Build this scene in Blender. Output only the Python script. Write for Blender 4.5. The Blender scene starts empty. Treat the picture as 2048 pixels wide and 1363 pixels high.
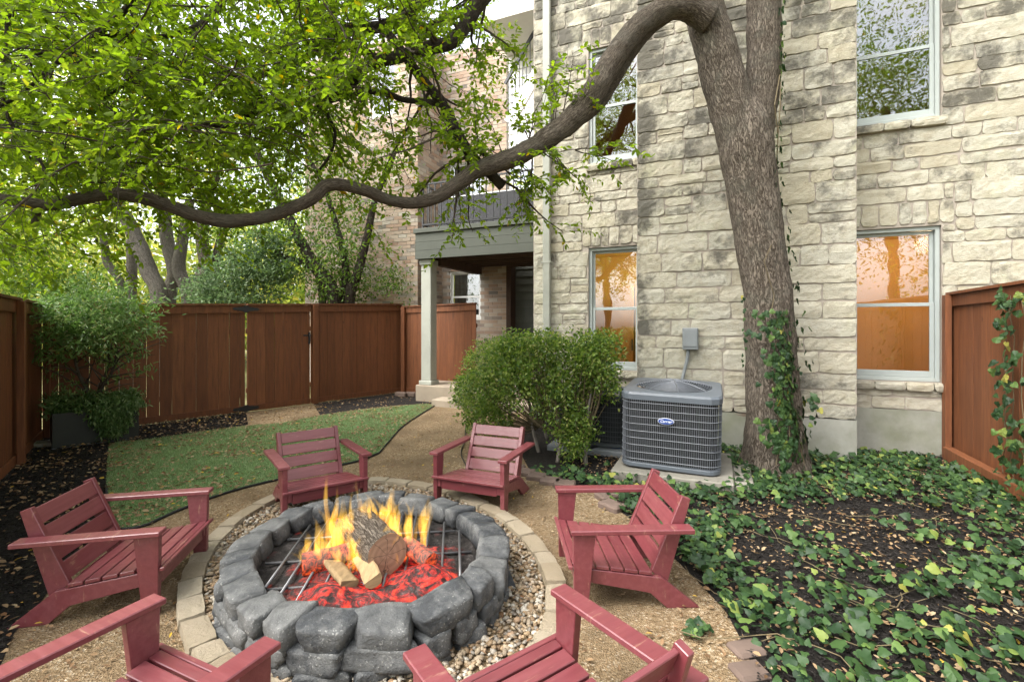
import bpy, bmesh, math, random
import numpy as np
from mathutils import Vector, Matrix, noise

random.seed(7)
RNG = np.random.default_rng(7)
R = math.radians
SC = bpy.context.scene
COL = SC.collection

# ------------------------------------------------------------------ camera
CAM_H, FPX, HOR = 1.6, 950.0, 650.0          # eye height, focal length and horizon row (2048 px wide picture)
cam = bpy.data.cameras.new('camera')
cam.sensor_width = 36.0
cam.lens = FPX / 2048 * 36.0
cam.shift_y = -(681.5 - HOR) / 2048
cam.clip_start, cam.clip_end = 0.05, 1000
cam_o = bpy.data.objects.new('camera', cam)
cam_o.location = (0, 0, CAM_H)
cam_o.rotation_euler = (R(90), 0, 0)
COL.objects.link(cam_o)
SC.camera = cam_o

# ------------------------------------------------------------------ sky and sun (bright overcast day)
SUN_EL, SUN_AZ = 54.0, -118.0                 # azimuth measured from +Y towards +X
w = bpy.data.worlds.new('World'); SC.world = w; w.use_nodes = True
nt = w.node_tree; bg = nt.nodes['Background']
sky = nt.nodes.new('ShaderNodeTexSky'); sky.sky_type = 'NISHITA'; sky.sun_disc = False
sky.sun_elevation = R(SUN_EL); sky.sun_rotation = R(SUN_AZ)
sky.air_density = 1.0; sky.dust_density = 4.0; sky.ozone_density = 1.0
hs = nt.nodes.new('ShaderNodeHueSaturation'); hs.inputs['Saturation'].default_value = 0.22
nt.links.new(sky.outputs[0], hs.inputs['Color']); nt.links.new(hs.outputs[0], bg.inputs['Color'])
bg.inputs['Strength'].default_value = 0.15
sun = bpy.data.lights.new('sun', 'SUN'); sun.energy = 1.0; sun.angle = R(50); sun.color = (1.0, 0.95, 0.87)
sun_o = bpy.data.objects.new('sun', sun); COL.objects.link(sun_o)
_d = Vector((math.sin(R(SUN_AZ)) * math.cos(R(SUN_EL)), math.cos(R(SUN_AZ)) * math.cos(R(SUN_EL)), math.sin(R(SUN_EL))))
sun_o.rotation_euler = _d.to_track_quat('Z', 'Y').to_euler()
vs = SC.view_settings
vs.view_transform = 'Standard'; vs.look = 'None'; vs.exposure = 2.1; vs.gamma = 1.0
try: vs.use_curve_mapping = False
except Exception: pass
SC.render.engine = 'CYCLES'
cy = SC.cycles
cy.use_denoising = True
cy.max_bounces = 7; cy.diffuse_bounces = 4; cy.glossy_bounces = 3; cy.transmission_bounces = 4; cy.transparent_max_bounces = 12
cy.caustics_reflective = False; cy.caustics_refractive = False
cy.sample_clamp_indirect = 6; cy.volume_step_rate = 1.0; cy.volume_max_steps = 64

# ------------------------------------------------------------------ coordinate helpers
def at(x, y, Y):                               # a picture point at real depth Y
    return Vector(((x - 1024) / FPX * Y, Y, CAM_H + (HOR - y) / FPX * Y))
def G(x, y, z=0.0):                            # a picture point on level ground
    Y = (CAM_H - z) * FPX / (y - HOR)
    return Vector(((x - 1024) / FPX * Y, Y, z))
HA = Vector((0.9196, -0.3930)); HN = Vector((0.3930, 0.9196))   # along / into the house
HM = Matrix(((HA.x, HN.x, 0, 0), (HA.y, HN.y, 0, 0), (0, 0, 1, 0), (0, 0, 0, 1)))
def HP(x, y, d):                               # picture point on a house-parallel plane -> (s, z)
    u = (x - 1024) / FPX
    Y = d / (HN.x * u + HN.y)
    return HA.x * u * Y + HA.y * Y, CAM_H + (HOR - y) / FPX * Y
I4 = Matrix.Identity(4)

# ------------------------------------------------------------------ mesh helpers
WORLD = {}
class MB:
    def __init__(s): s.v = []; s.f = []
    def add(s, v, f):
        n = len(s.v); s.v += [tuple(p) for p in v]; s.f += [tuple(i + n for i in q) for q in f]; return s
    def box(s, x0, x1, y0, y1, z0, z1, M=None):
        v = [(x0,y0,z0),(x1,y0,z0),(x1,y1,z0),(x0,y1,z0),(x0,y0,z1),(x1,y0,z1),(x1,y1,z1),(x0,y1,z1)]
        if M is not None: v = [M @ Vector(p) for p in v]
        return s.add(v, [(0,3,2,1),(4,5,6,7),(0,1,5,4),(1,2,6,5),(2,3,7,6),(3,0,4,7)])
    def prism(s, poly, axis, a, b):            # 2D polygon extruded along an axis
        def P(p, t):
            return {'x': (t, p[0], p[1]), 'y': (p[0], t, p[1]), 'z': (p[0], p[1], t)}[axis]
        n = len(poly)
        return s.add([P(p, a) for p in poly] + [P(p, b) for p in poly],
                     [tuple(range(n))[::-1], tuple(range(n, 2*n))] + [(i, (i+1) % n, n + (i+1) % n, n + i) for i in range(n)])
    def bar(s, a, b, wx, wz=None, up=(0,0,1)): # rectangular bar from a to b
        a, b = Vector(a), Vector(b); wz = wz or wx
        d = (b - a).normalized(); u = Vector(up)
        if abs(d.dot(u)) > 0.98: u = Vector((0, 1, 0))
        sx = d.cross(u).normalized() * wx / 2; sz = sx.cross(d).normalized() * wz / 2
        v = [a-sx-sz, a+sx-sz, a+sx+sz, a-sx+sz, b-sx-sz, b+sx-sz, b+sx+sz, b-sx+sz]
        return s.add(v, [(0,3,2,1),(4,5,6,7),(0,1,5,4),(1,2,6,5),(2,3,7,6),(3,0,4,7)])
    def tube(s, pts, rad, n=6, cap=True):
        v, f, _ = tube_data(pts, rad, n, cap); return s.add(v, f)
    def build(s, name, m, parent=None, M=I4, smooth=False, bevel=0):
        me = bpy.data.meshes.new(name); me.from_pydata(s.v, [], s.f)
        return link(name, me, m, parent, M, smooth, bevel)

def link(name, me, m, parent=None, M=I4, smooth=False, bevel=0):
    if bevel:
        bm = bmesh.new(); bm.from_mesh(me)
        bmesh.ops.recalc_face_normals(bm, faces=bm.faces)
        es = [e for e in bm.edges if len(e.link_faces) == 2 and e.calc_face_angle(0) > 0.5]
        bmesh.ops.bevel(bm, geom=es, offset=bevel, segments=1, affect='EDGES', clamp_overlap=True)
        bm.to_mesh(me); bm.free()
    if smooth: me.polygons.foreach_set('use_smooth', [True] * len(me.polygons))
    if m is not None: me.materials.append(MAT[m] if isinstance(m, str) else m)
    o = bpy.data.objects.new(name, me); COL.objects.link(o)
    o.matrix_basis = M
    if parent is not None:
        o.parent = parent; o.matrix_parent_inverse = WORLD.get(parent.name, I4).inverted()
    WORLD[o.name] = M.copy()
    return o

def thing(name, label, cat, loc=(0,0,0), rotz=0, group=None):
    o = bpy.data.objects.new(name, None); COL.objects.link(o)
    o.empty_display_size = 0.2
    o.location = loc; o.rotation_euler = (0, 0, rotz)
    WORLD[o.name] = Matrix.Translation(loc) @ Matrix.Rotation(rotz, 4, 'Z')
    return tag(o, label, cat, group)
def tag(o, label, cat, group=None):
    o['label'] = label; o['category'] = cat
    if group: o['group'] = group
    return o
def struct(o): o['kind'] = 'structure'; return o
def stuff(o): o['kind'] = 'stuff'; return o

def tube_data(pts, rad, n=8, cap=True, disp=0.0, freq=6.0, twist=0.0):
    pts = [Vector(p) for p in pts]; N = len(pts)
    if not hasattr(rad, '__len__'): rad = [rad] * N
    T = [(pts[min(i+1, N-1)] - pts[max(i-1, 0)]).normalized() for i in range(N)]
    t = T[0]; ref = Vector((0, 1, 0)) if abs(t.y) < 0.9 else Vector((1, 0, 0))   # seam starts on the far (+Y) side
    nrm = (ref - t * ref.dot(t)).normalized()
    v, f, uv = [], [], []; L = 0.0
    for i in range(N):
        if i:
            L += (pts[i] - pts[i-1]).length
            nrm = (nrm - T[i] * nrm.dot(T[i])).normalized()
        bn = T[i].cross(nrm)
        for k in range(n):
            a = 2 * math.pi * k / n + twist * L
            dr = nrm * math.cos(a) + bn * math.sin(a)
            r = rad[i]
            if disp:
                q = pts[i] + dr * r
                r = r * (1 + disp * (noise.noise(q * freq) + 0.5 * noise.noise(q * freq * 2.7)))
            v.append(pts[i] + dr * r)
            uv.append((a, L))
        if i:
            for k in range(n):
                f.append(((i-1)*n + k, (i-1)*n + (k+1) % n, i*n + (k+1) % n, i*n + k))
    if cap:
        f.append(tuple(range(n))[::-1]); f.append(tuple(range((N-1)*n, N*n)))
    return v, f, uv

def smooth_path(ctrl, step=0.06):              # Catmull-Rom through (Vector, radius) pairs
    P = [Vector(c[0]) for c in ctrl]; Rr = [c[1] for c in ctrl]; out, ro = [], []
    for i in range(len(P) - 1):
        p0, p1, p2, p3 = P[max(i-1,0)], P[i], P[i+1], P[min(i+2, len(P)-1)]
        n = max(2, int((p2 - p1).length / step))
        for k in range(n):
            t = k / n
            q = 0.5 * ((2*p1) + (p2-p0)*t + (2*p0-5*p1+4*p2-p3)*t*t + (3*p1-p0-3*p2+p3)*t*t*t)
            out.append(q); ro.append(Rr[i] + (Rr[i+1] - Rr[i]) * t)
    out.append(P[-1]); ro.append(Rr[-1])
    return out, ro

def np_mesh(name, V, F):                       # F: (n,4) quads
    me = bpy.data.meshes.new(name)
    V = np.asarray(V, np.float32); F = np.asarray(F, np.int32)
    me.vertices.add(len(V)); me.vertices.foreach_set('co', V.ravel())
    k = F.shape[1]
    me.loops.add(F.size); me.loops.foreach_set('vertex_index', F.ravel())
    me.polygons.add(len(F)); me.polygons.foreach_set('loop_start', np.arange(len(F), dtype=np.int32) * k)
    me.update(calc_edges=True)
    return me

def unit(a): return a / np.maximum(np.linalg.norm(a, axis=1, keepdims=True), 1e-9)
def leaf_arrays(P, D, L, W, fold=0.25, curl=0.25, up=None, shape=(0.3, 0.72)):
    """Folded, curled leaves: base, two points each side, tip."""
    P = np.asarray(P, float); n = len(P); D = unit(np.asarray(D, float))
    L = np.broadcast_to(np.asarray(L, float), (n,))[:, None]; W = np.broadcast_to(np.asarray(W, float), (n,))[:, None]
    U = RNG.normal(size=(n, 3)) * 0.8 + np.array([0, 0, 1.0]) if up is None else np.asarray(up, float)
    S = unit(np.cross(D, U)); N = unit(np.cross(S, D))
    b = P; t = P + D * L - N * L * curl
    def pt(a, side, wd): return P + D * L * a + S * W * 0.5 * wd * side + N * (W * fold * wd - L * curl * a * a)
    V = np.stack([b, pt(shape[0], 1, 0.95), pt(shape[1], 1, 0.8), t, pt(shape[1], -1, 0.8), pt(shape[0], -1, 0.95)], 1).reshape(-1, 3)
    o = np.arange(n)[:, None] * 6
    F = np.concatenate([o + np.array([0, 1, 2, 3]), o + np.array([0, 3, 4, 5])], 0)
    return V, F
def leaf_obj(name, m, parent, *a, **k):
    V, F = leaf_arrays(*a, **k); return link(name, np_mesh(name, V, F), m, parent)
def merge(parts):                              # parts: list of (V,F)
    Vs, Fs, n = [], [], 0
    for V, F in parts: Vs.append(np.asarray(V)); Fs.append(np.asarray(F) + n); n += len(V)
    return np.concatenate(Vs), np.concatenate(Fs)

# ------------------------------------------------------------------ materials
MAT = {}
class NB:
    def __init__(s, name):
        s.m = bpy.data.materials.new(name); s.m.use_nodes = True; MAT[name] = s.m
        s.t = s.m.node_tree; s.b = s.t.nodes['Principled BSDF']; s.out = s.t.nodes['Material Output']
    def n(s, typ, **kw):
        nd = s.t.nodes.new(typ)
        for k, v in kw.items():
            if k in nd.inputs: nd.inputs[k].default_value = v
            else: setattr(nd, k, v)
        return nd
    def l(s, a, b): s.t.links.new(a, b)
    def coord(s, kind='Object', scale=(1,1,1)):
        if not hasattr(s, 'tc'): s.tc = s.n('ShaderNodeTexCoord')
        mp = s.n('ShaderNodeMapping'); mp.inputs['Scale'].default_value = scale
        s.l(s.tc.outputs[kind], mp.inputs['Vector']); return mp.outputs[0]
    def rcoord(s, scale=(1,1,1)):
        mp = s.coord('Object', scale); ad = s.n('ShaderNodeVectorMath', operation='ADD'); s.l(mp, ad.inputs[0])
        s.l(s.math('MULTIPLY', s.rnd(), 37.0), ad.inputs[1]); return ad.outputs[0]
    def noise(s, vec, scale, detail=4, rough=0.55, dist=0.0):
        nd = s.n('ShaderNodeTexNoise'); nd.inputs['Scale'].default_value = scale; nd.inputs['Detail'].default_value = detail
        nd.inputs['Roughness'].default_value = rough; nd.inputs['Distortion'].default_value = dist
        s.l(vec, nd.inputs['Vector']); return nd.outputs['Fac']
    def vor(s, vec, scale, feature='F1', out='Distance'):
        nd = s.n('ShaderNodeTexVoronoi', feature=feature); nd.inputs['Scale'].default_value = scale
        s.l(vec, nd.inputs['Vector']); return nd.outputs[out]
    def ramp(s, fac, stops, interp='LINEAR'):
        nd = s.n('ShaderNodeValToRGB'); nd.color_ramp.interpolation = interp
        el = nd.color_ramp.elements
        while len(el) > 1: el.remove(el[-1])
        el[0].position = stops[0][0]; el[0].color = (*stops[0][1], 1)
        for p, c in stops[1:]:
            e = el.new(p); e.color = (*c, 1)
        s.l(fac, nd.inputs['Fac']); return nd.outputs['Color']
    def mix(s, fac, a, b, mode='MIX'):
        nd = s.n('ShaderNodeMix', data_type='RGBA', blend_type=mode)
        for sock, v in ((nd.inputs[0], fac), (nd.inputs[6], a), (nd.inputs[7], b)):
            if hasattr(v, 'is_output'): s.l(v, sock)
            elif isinstance(v, (int, float)): sock.default_value = v
            else: sock.default_value = (*v, 1)
        return nd.outputs[2]
    def math(s, op, a, b=None, clamp=False):
        nd = s.n('ShaderNodeMath', operation=op, use_clamp=clamp)
        for sock, v in ((nd.inputs[0], a), (nd.inputs[1], b)):
            if v is None: continue
            if hasattr(v, 'is_output'): s.l(v, sock)
            else: sock.default_value = v
        return nd.outputs[0]
    def rnd(s):                                # one random value for each piece, separate object or island
        oi = s.n('ShaderNodeObjectInfo'); ge = s.n('ShaderNodeNewGeometry')
        return s.math('FRACT', s.math('ADD', oi.outputs['Random'], ge.outputs['Random Per Island']))
    def bump(s, h, strength=0.3, dist=0.01):
        nd = s.n('ShaderNodeBump'); nd.inputs['Strength'].default_value = strength; nd.inputs['Distance'].default_value = dist
        s.l(h, nd.inputs['Height']); s.l(nd.outputs[0], s.b.inputs['Normal']); return nd
    def col(s, c):
        if hasattr(c, 'is_output'): s.l(c, s.b.inputs['Base Color'])
        else: s.b.inputs['Base Color'].default_value = (*c, 1)
    def rough(s, r, spec=0.5):
        if hasattr(r, 'is_output'): s.l(r, s.b.inputs['Roughness'])
        else: s.b.inputs['Roughness'].default_value = r
        s.b.inputs['Specular IOR Level'].default_value = spec

def m_simple(name, c, rough=0.6, var=0.25, scale=6.0, bump=0.15, bscale=60, spec=0.4, metal=0.0, stretch=(1,1,1)):
    b = NB(name); v = b.coord(scale=stretch)
    n = b.noise(v, scale, 5, 0.6)
    r = b.rnd()
    f = b.math('ADD', b.math('MULTIPLY', n, 0.7), b.math('MULTIPLY', r, 0.3))
    b.col(b.ramp(f, [(0.25, tuple(x * (1 - var) for x in c)), (0.75, tuple(min(1, x * (1 + var)) for x in c))]))
    b.rough(rough, spec); b.b.inputs['Metallic'].default_value = metal
    if bump: b.bump(b.noise(v, bscale, 4, 0.6), bump, 0.004)
    return b
def m_leaf(name, stops, transl=0.45, rough=0.45, spec=0.35):
    b = NB(name); r = b.rnd()
    c = b.ramp(r, stops); b.col(c); b.rough(rough, spec)
    tr = b.n('ShaderNodeBsdfTranslucent')
    hs = b.n('ShaderNodeHueSaturation', Saturation=1.1, Value=1.5); b.l(c, hs.inputs['Color']); b.l(hs.outputs[0], tr.inputs['Color'])
    mx = b.n('ShaderNodeMixShader'); mx.inputs[0].default_value = transl
    b.l(b.b.outputs[0], mx.inputs[1]); b.l(tr.outputs[0], mx.inputs[2]); b.l(mx.outputs[0], b.out.inputs['Surface'])
    return b

def make_materials():
    # rough limestone blocks: cream with dark weathering
    b = NB('limestone'); v = b.coord(); r = b.rnd()
    base = b.ramp(r, [(0.0, (0.38,0.345,0.260)), (0.3, (0.46,0.432,0.350)), (0.6, (0.41,0.392,0.325)), (0.85, (0.47,0.435,0.340)), (1.0, (0.36,0.340,0.280))])
    n1 = b.noise(v, 9, 6, 0.65); base = b.mix(b.ramp(n1, [(0.45, (0,0,0)), (0.75, (0.6,)*3)]), base, (0.30,0.255,0.17))
    n3 = b.noise(v, 2.2, 4, 0.6); base = b.mix(b.ramp(n3, [(0.55, (0,0,0)), (0.75, (0.35,0.35,0.35))]), base, (0.33,0.35,0.20))
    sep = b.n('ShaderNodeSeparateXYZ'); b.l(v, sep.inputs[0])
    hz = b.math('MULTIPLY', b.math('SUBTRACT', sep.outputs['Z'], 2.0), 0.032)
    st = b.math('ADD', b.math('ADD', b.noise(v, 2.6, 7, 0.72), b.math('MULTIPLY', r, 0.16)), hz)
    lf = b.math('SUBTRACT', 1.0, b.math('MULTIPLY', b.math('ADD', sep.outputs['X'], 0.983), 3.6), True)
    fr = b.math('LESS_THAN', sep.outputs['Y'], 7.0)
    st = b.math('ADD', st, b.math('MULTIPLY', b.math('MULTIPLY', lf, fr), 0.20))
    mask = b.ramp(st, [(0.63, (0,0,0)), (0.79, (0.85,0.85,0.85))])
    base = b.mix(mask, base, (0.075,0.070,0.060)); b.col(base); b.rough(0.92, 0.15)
    h = b.math('ADD', b.math('MULTIPLY', b.noise(b.coord(scale=(1,1,1.5)), 24, 9, 0.75), 1.0), b.math('MULTIPLY', b.noise(v, 90, 3, 0.6), 0.25))
    b.bump(h, 0.9, 0.014)
    m_simple('mortar', (0.345,0.305,0.26), 0.95, 0.18, 5, 0.5, 90, 0.1)
    b = NB('foundation'); v = b.coord()
    c = b.ramp(b.noise(v, 1.6, 6, 0.65), [(0.3, (0.20,0.20,0.16)), (0.5, (0.30,0.30,0.26)), (0.7, (0.38,0.37,0.33))])
    g = b.ramp(b.noise(v, 0.9, 4), [(0.5, (0,0,0)), (0.7, (0.6,0.6,0.6))]); c = b.mix(g, c, (0.17,0.19,0.09))
    rst = b.ramp(b.noise(b.coord(scale=(1,1,2.4)), 1.35, 5, 0.6, 0.4), [(0.63, (0,0,0)), (0.67, (0.75,0.75,0.75))]); c = b.mix(rst, c, (0.17,0.115,0.085))
    b.col(c); b.rough(0.9, 0.2); b.bump(b.noise(v, 40, 5, 0.6), 0.3, 0.006)
    # old brick
    b = NB('old_brick'); r = b.rnd(); v = b.coord()
    c = b.ramp(r, [(0.0, (0.27,0.155,0.10)), (0.2, (0.38,0.27,0.195)), (0.45, (0.42,0.34,0.265)), (0.65, (0.33,0.215,0.15)), (0.8, (0.19,0.155,0.135)), (0.92, (0.47,0.42,0.35)), (1.0, (0.09,0.078,0.07))])
    c = b.mix(b.math('MULTIPLY', b.noise(v, 6, 6, 0.7), 0.40), c, (0.46,0.41,0.34)); b.col(c); b.rough(0.9, 0.2)
    b.bump(b.noise(v, 60, 4), 0.5, 0.006)
    m_simple('brick_mortar', (0.44,0.40,0.35), 0.95, 0.15, 8, 0.3, 80, 0.1)
    # painted timber
    b = NB('red_paint'); v = b.coord(); r = b.rnd()
    c = b.ramp(b.math('ADD', b.math('MULTIPLY', b.noise(b.rcoord((3,40,40)), 1.0, 5, 0.6), 0.7), b.math('MULTIPLY', r, 0.3)),
               [(0.25, (0.118,0.021,0.027)), (0.5, (0.155,0.034,0.040)), (0.8, (0.215,0.066,0.071))])
    wear = b.ramp(b.noise(b.rcoord((5,38,9)), 1.0, 8, 0.72), [(0.60, (0,0,0)), (0.68, (0.75,0.75,0.75))])
    c = b.mix(b.math('MULTIPLY', wear, 0.8), c, (0.34,0.21,0.14)); b.col(c); b.rough(b.ramp(b.noise(v, 25, 4), [(0.3, (0.30,)*3), (0.7, (0.46,)*3)]), 0.75)
    b.bump(b.noise(b.coord(scale=(6,90,90)), 1.0, 4, 0.6), 0.22, 0.003)
    b = NB('fence_stain'); v = b.coord(); r = b.rnd()
    c = b.ramp(r, [(0.0, (0.150,0.053,0.021)), (0.5, (0.185,0.066,0.026)), (1.0, (0.215,0.080,0.033))])
    c = b.mix(b.math('MULTIPLY', b.ramp(b.noise(b.rcoord((14,14,1.2)), 2.0, 6, 0.7), [(0.38, (0,0,0)), (0.70, (1,1,1))]), 0.75), c, (0.085,0.034,0.017))
    kn = b.ramp(b.vor(b.coord(scale=(3.4,3.4,1.7)), 1.0), [(0.03, (0.6,)*3), (0.075, (0,0,0))]); c = b.mix(kn, c, (0.045,0.017,0.010))
    b.col(c); b.rough(0.62, 0.3); b.bump(b.noise(b.coord(scale=(60,60,2.5)), 1.0, 5, 0.6), 0.35, 0.004)
    m_simple('sage_siding', (0.062,0.068,0.052), 0.6, 0.12, 3, 0.1, 60)
    m_simple('dark_siding', (0.085,0.09,0.078), 0.7, 0.12, 3, 0.1, 60)
    m_simple('trim_paint', (0.32,0.325,0.28), 0.55, 0.14, 3, 0.12, 40)
    m_simple('window_paint', (0.36,0.395,0.38), 0.45, 0.06, 4, 0.0, 40)
    m_simple('white_siding', (0.78,0.77,0.74), 0.6, 0.05, 3, 0.0)
    m_simple('joist_wood', (0.060,0.034,0.022), 0.8, 0.3, 5, 0.2, 40)
    m_simple('black_iron', (0.014,0.014,0.015), 0.45, 0.2, 10, 0.1, 60, 0.5)
    b = m_simple('wicker', (0.055,0.055,0.060), 0.7, 0.2, 8, 0.0)
    b.bump(b.vor(b.coord(scale=(1,1,1)), 55), 0.8, 0.01)
    m_simple('porch_concrete', (0.30,0.25,0.19), 0.9, 0.22, 2.5, 0.3, 50, 0.2)
    m_simple('pad_concrete', (0.24,0.225,0.19), 0.9, 0.25, 4, 0.4, 60, 0.2)
    # limestone kerb and pit stones
    b = NB('kerb_stone'); v = b.coord(); r = b.rnd()
    c = b.ramp(r, [(0, (0.27,0.225,0.165)), (0.5, (0.33,0.285,0.22)), (1, (0.385,0.345,0.275))])
    c = b.mix(b.math('MULTIPLY', b.noise(v, 12, 7, 0.7), 0.6), c, (0.28,0.22,0.13)); b.col(c); b.rough(0.93, 0.15)
    b.bump(b.noise(v, 38, 8, 0.75), 1.0, 0.016)
    b = NB('pit_stone'); v = b.coord(); r = b.rnd()
    c = b.ramp(r, [(0, (0.034,0.037,0.041)), (0.5, (0.062,0.065,0.068)), (1, (0.105,0.106,0.104))])
    n1 = b.noise(v, 7, 8, 0.72); c = b.mix(b.ramp(n1, [(0.44, (0,0,0)), (0.70, (0.8,)*3)]), c, (0.175,0.175,0.168))
    n2 = b.noise(v, 5, 5, 0.6, 0.5); c = b.mix(b.ramp(n2, [(0.25, (0.85,)*3), (0.48, (0,0,0))]), c, (0.020,0.021,0.022))
    sp = b.ramp(b.math('MULTIPLY', b.noise(v, 85, 2, 0.5), b.math('ADD', b.noise(v, 6, 3), 0.55)), [(0.70, (0,0,0)), (0.80, (0.6,)*3)]); c = b.mix(sp, c, (0.34,0.34,0.32))
    b.col(c); b.rough(0.82, 0.3); b.bump(b.math('ADD', b.noise(v, 22, 7, 0.65), b.math('MULTIPLY', b.noise(v, 120, 3), 0.25)), 0.9, 0.016)
    b = NB('pebble'); r = b.rnd()
    c = b.ramp(r, [(0, (0.12,0.075,0.04)), (0.2, (0.27,0.19,0.11)), (0.4, (0.19,0.15,0.105)), (0.55, (0.34,0.265,0.175)), (0.7, (0.13,0.11,0.09)), (0.88, (0.42,0.385,0.32)), (1, (0.22,0.125,0.06))])
    b.col(c); b.rough(0.6, 0.35)
    # ground covers
    b = NB('earth'); v = b.coord(); c = b.ramp(b.noise(v, 0.8, 6, 0.65), [(0.3, (0.10,0.085,0.045)), (0.5, (0.13,0.13,0.055)), (0.7, (0.20,0.17,0.09))]); b.col(c); b.rough(0.95, 0.1)
    b.bump(b.noise(v, 20, 5), 0.5, 0.02)
    b = NB('granite_fines'); v = b.coord()
    g = b.vor(v, 95, out='Color'); sep = b.n('ShaderNodeSeparateColor'); b.l(g, sep.inputs[0])
    c = b.ramp(sep.outputs[0], [(0, (0.10,0.062,0.030)), (0.3, (0.21,0.145,0.080)), (0.6, (0.29,0.205,0.115)), (0.85, (0.39,0.30,0.19)), (1, (0.55,0.47,0.35))])
    c = b.mix(b.ramp(b.noise(v, 1.3, 6, 0.7), [(0.38, (0.85,)*3), (0.60, (0,0,0))]), c, (0.12,0.085,0.050))
    c = b.mix(b.ramp(b.noise(v, 6, 6, 0.7), [(0.4, (0.5,)*3), (0.65, (0,0,0))]), c, (0.20,0.14,0.08))
    b.col(c); b.rough(0.95, 0.12)
    b.bump(b.math('ADD', b.vor(v, 95), b.math('MULTIPLY', b.noise(v, 18, 6, 0.7), 1.6)), 0.9, 0.012)
    b = NB('mulch'); v = b.coord()
    c = b.ramp(b.noise(b.coord(scale=(1,2,1)), 40, 6, 0.75), [(0.3, (0.007,0.006,0.0055)), (0.6, (0.026,0.022,0.019)), (0.8, (0.07,0.055,0.042))]); b.col(c); b.rough(0.9, 0.2)
    b.bump(b.noise(v, 32, 7, 0.75), 1.0, 0.04)
    m_simple('mulch_chip', (0.022,0.019,0.017), 0.85, 0.6, 9, 0.2, 80, 0.25)
    m_simple('turf_backing', (0.10,0.165,0.06), 0.9, 0.35, 3, 0.5, 120, 0.1)
    m_leaf('turf_blade', [(0, (0.14,0.21,0.09)), (0.5, (0.205,0.295,0.13)), (0.85, (0.27,0.35,0.17)), (1, (0.33,0.34,0.21))], 0.25, 0.55, 0.25)
    m_simple('edging', (0.012,0.013,0.013), 0.6, 0.2, 9, 0.1)
    m_simple('edging_paver', (0.135,0.098,0.080), 0.92, 0.22, 8, 0.5, 60, 0.15)
    # foliage
    m_leaf('canopy_leaf', [(0, (0.10,0.155,0.020)), (0.35, (0.135,0.205,0.024)), (0.75, (0.165,0.24,0.028)), (0.985, (0.21,0.265,0.035)), (0.993, (0.34,0.27,0.03)), (1, (0.36,0.24,0.03))], 0.68, 0.6, 0.18)
    m_leaf('wood_leaf', [(0, (0.16,0.22,0.045)), (0.5, (0.27,0.33,0.07)), (0.85, (0.40,0.41,0.10)), (1, (0.48,0.38,0.10))], 0.55)
    m_leaf('yard_tree_leaf', [(0, (0.055,0.105,0.020)), (0.5, (0.095,0.165,0.028)), (0.9, (0.15,0.225,0.04)), (1, (0.21,0.25,0.055))], 0.45)
    m_leaf('evergreen_leaf', [(0, (0.070,0.120,0.050)), (0.6, (0.115,0.175,0.075)), (1, (0.17,0.23,0.11))], 0.45)
    m_leaf('boxwood_leaf', [(0, (0.045,0.090,0.016)), (0.45, (0.125,0.205,0.036)), (0.85, (0.22,0.295,0.056)), (1, (0.34,0.34,0.12))], 0.5, 0.38, 0.5)
    m_leaf('olive_leaf', [(0, (0.075,0.145,0.036)), (0.5, (0.135,0.23,0.062)), (0.88, (0.21,0.31,0.10)), (1, (0.33,0.33,0.15))], 0.4, 0.4, 0.5)
    m_leaf('trailing_leaf', [(0, (0.050,0.105,0.024)), (0.5, (0.100,0.180,0.046)), (1, (0.20,0.26,0.105))], 0.25, 0.4, 0.5)
    b = m_leaf('ivy_leaf', [(0, (0.013,0.034,0.012)), (0.45, (0.026,0.060,0.018)), (0.8, (0.045,0.090,0.025)), (0.94, (0.10,0.165,0.040)), (0.985, (0.19,0.23,0.05)), (1, (0.32,0.28,0.06))], 0.2, 0.5, 0.3)
    m_leaf('dry_leaf', [(0, (0.10,0.055,0.028)), (0.25, (0.20,0.125,0.065)), (0.5, (0.33,0.235,0.135)), (0.7, (0.17,0.085,0.04)), (0.9, (0.37,0.29,0.18)), (0.96, (0.26,0.15,0.06)), (1, (0.48,0.32,0.04))], 0.15, 0.7, 0.2)
    # bark: relief follows the limb through its own u,v
    for nm, ca, cb, us, vs_ in (('bark', (0.050,0.037,0.027), (0.225,0.188,0.150), 8.0, 9.0), ('dark_bark', (0.024,0.018,0.014), (0.085,0.067,0.052), 5, 9), ('pale_bark', (0.075,0.062,0.052), (0.24,0.215,0.185), 7, 8)):
        b = NB(nm); v = b.coord('UV', (us, vs_, 1)); vo = b.coord()
        f1 = b.noise(v, 1.0, 10, 0.72, 1.4); rg = b.math('ABSOLUTE', b.math('SUBTRACT', b.noise(b.coord('UV', (us * 1.3, vs_ * 1.2, 1)), 1.0, 4, 0.6, 0.8), 0.5))
        hgt = b.math('ADD', b.math('MULTIPLY', f1, 0.75), b.math('MINIMUM', b.math('MULTIPLY', rg, 5.0), 0.45))
        c = b.ramp(hgt, [(0.34, ca), (0.60, tuple(x * 0.4 + y * 0.6 for x, y in zip(ca, cb))), (0.95, cb)])
        c = b.mix(b.ramp(b.noise(vo, 5, 5), [(0.5, (0,0,0)), (0.7, (0.45,)*3)]), c, (0.16,0.155,0.125)); b.col(c); b.rough(0.92, 0.15)
        b.bump(hgt, 1.0, 0.030)
    m_simple('twig', (0.050,0.036,0.026), 0.9, 0.3, 8, 0.0)
    m_simple('vine_stem', (0.11,0.085,0.045), 0.85, 0.3, 8, 0.0)
    # metal, plastic
    m_simple('ac_paint', (0.095,0.110,0.128), 0.42, 0.10, 5, 0.06, 60, 0.45)
    m_simple('ac_wire', (0.120,0.130,0.146), 0.4, 0.1, 5, 0.0, 60, 0.5)
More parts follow.
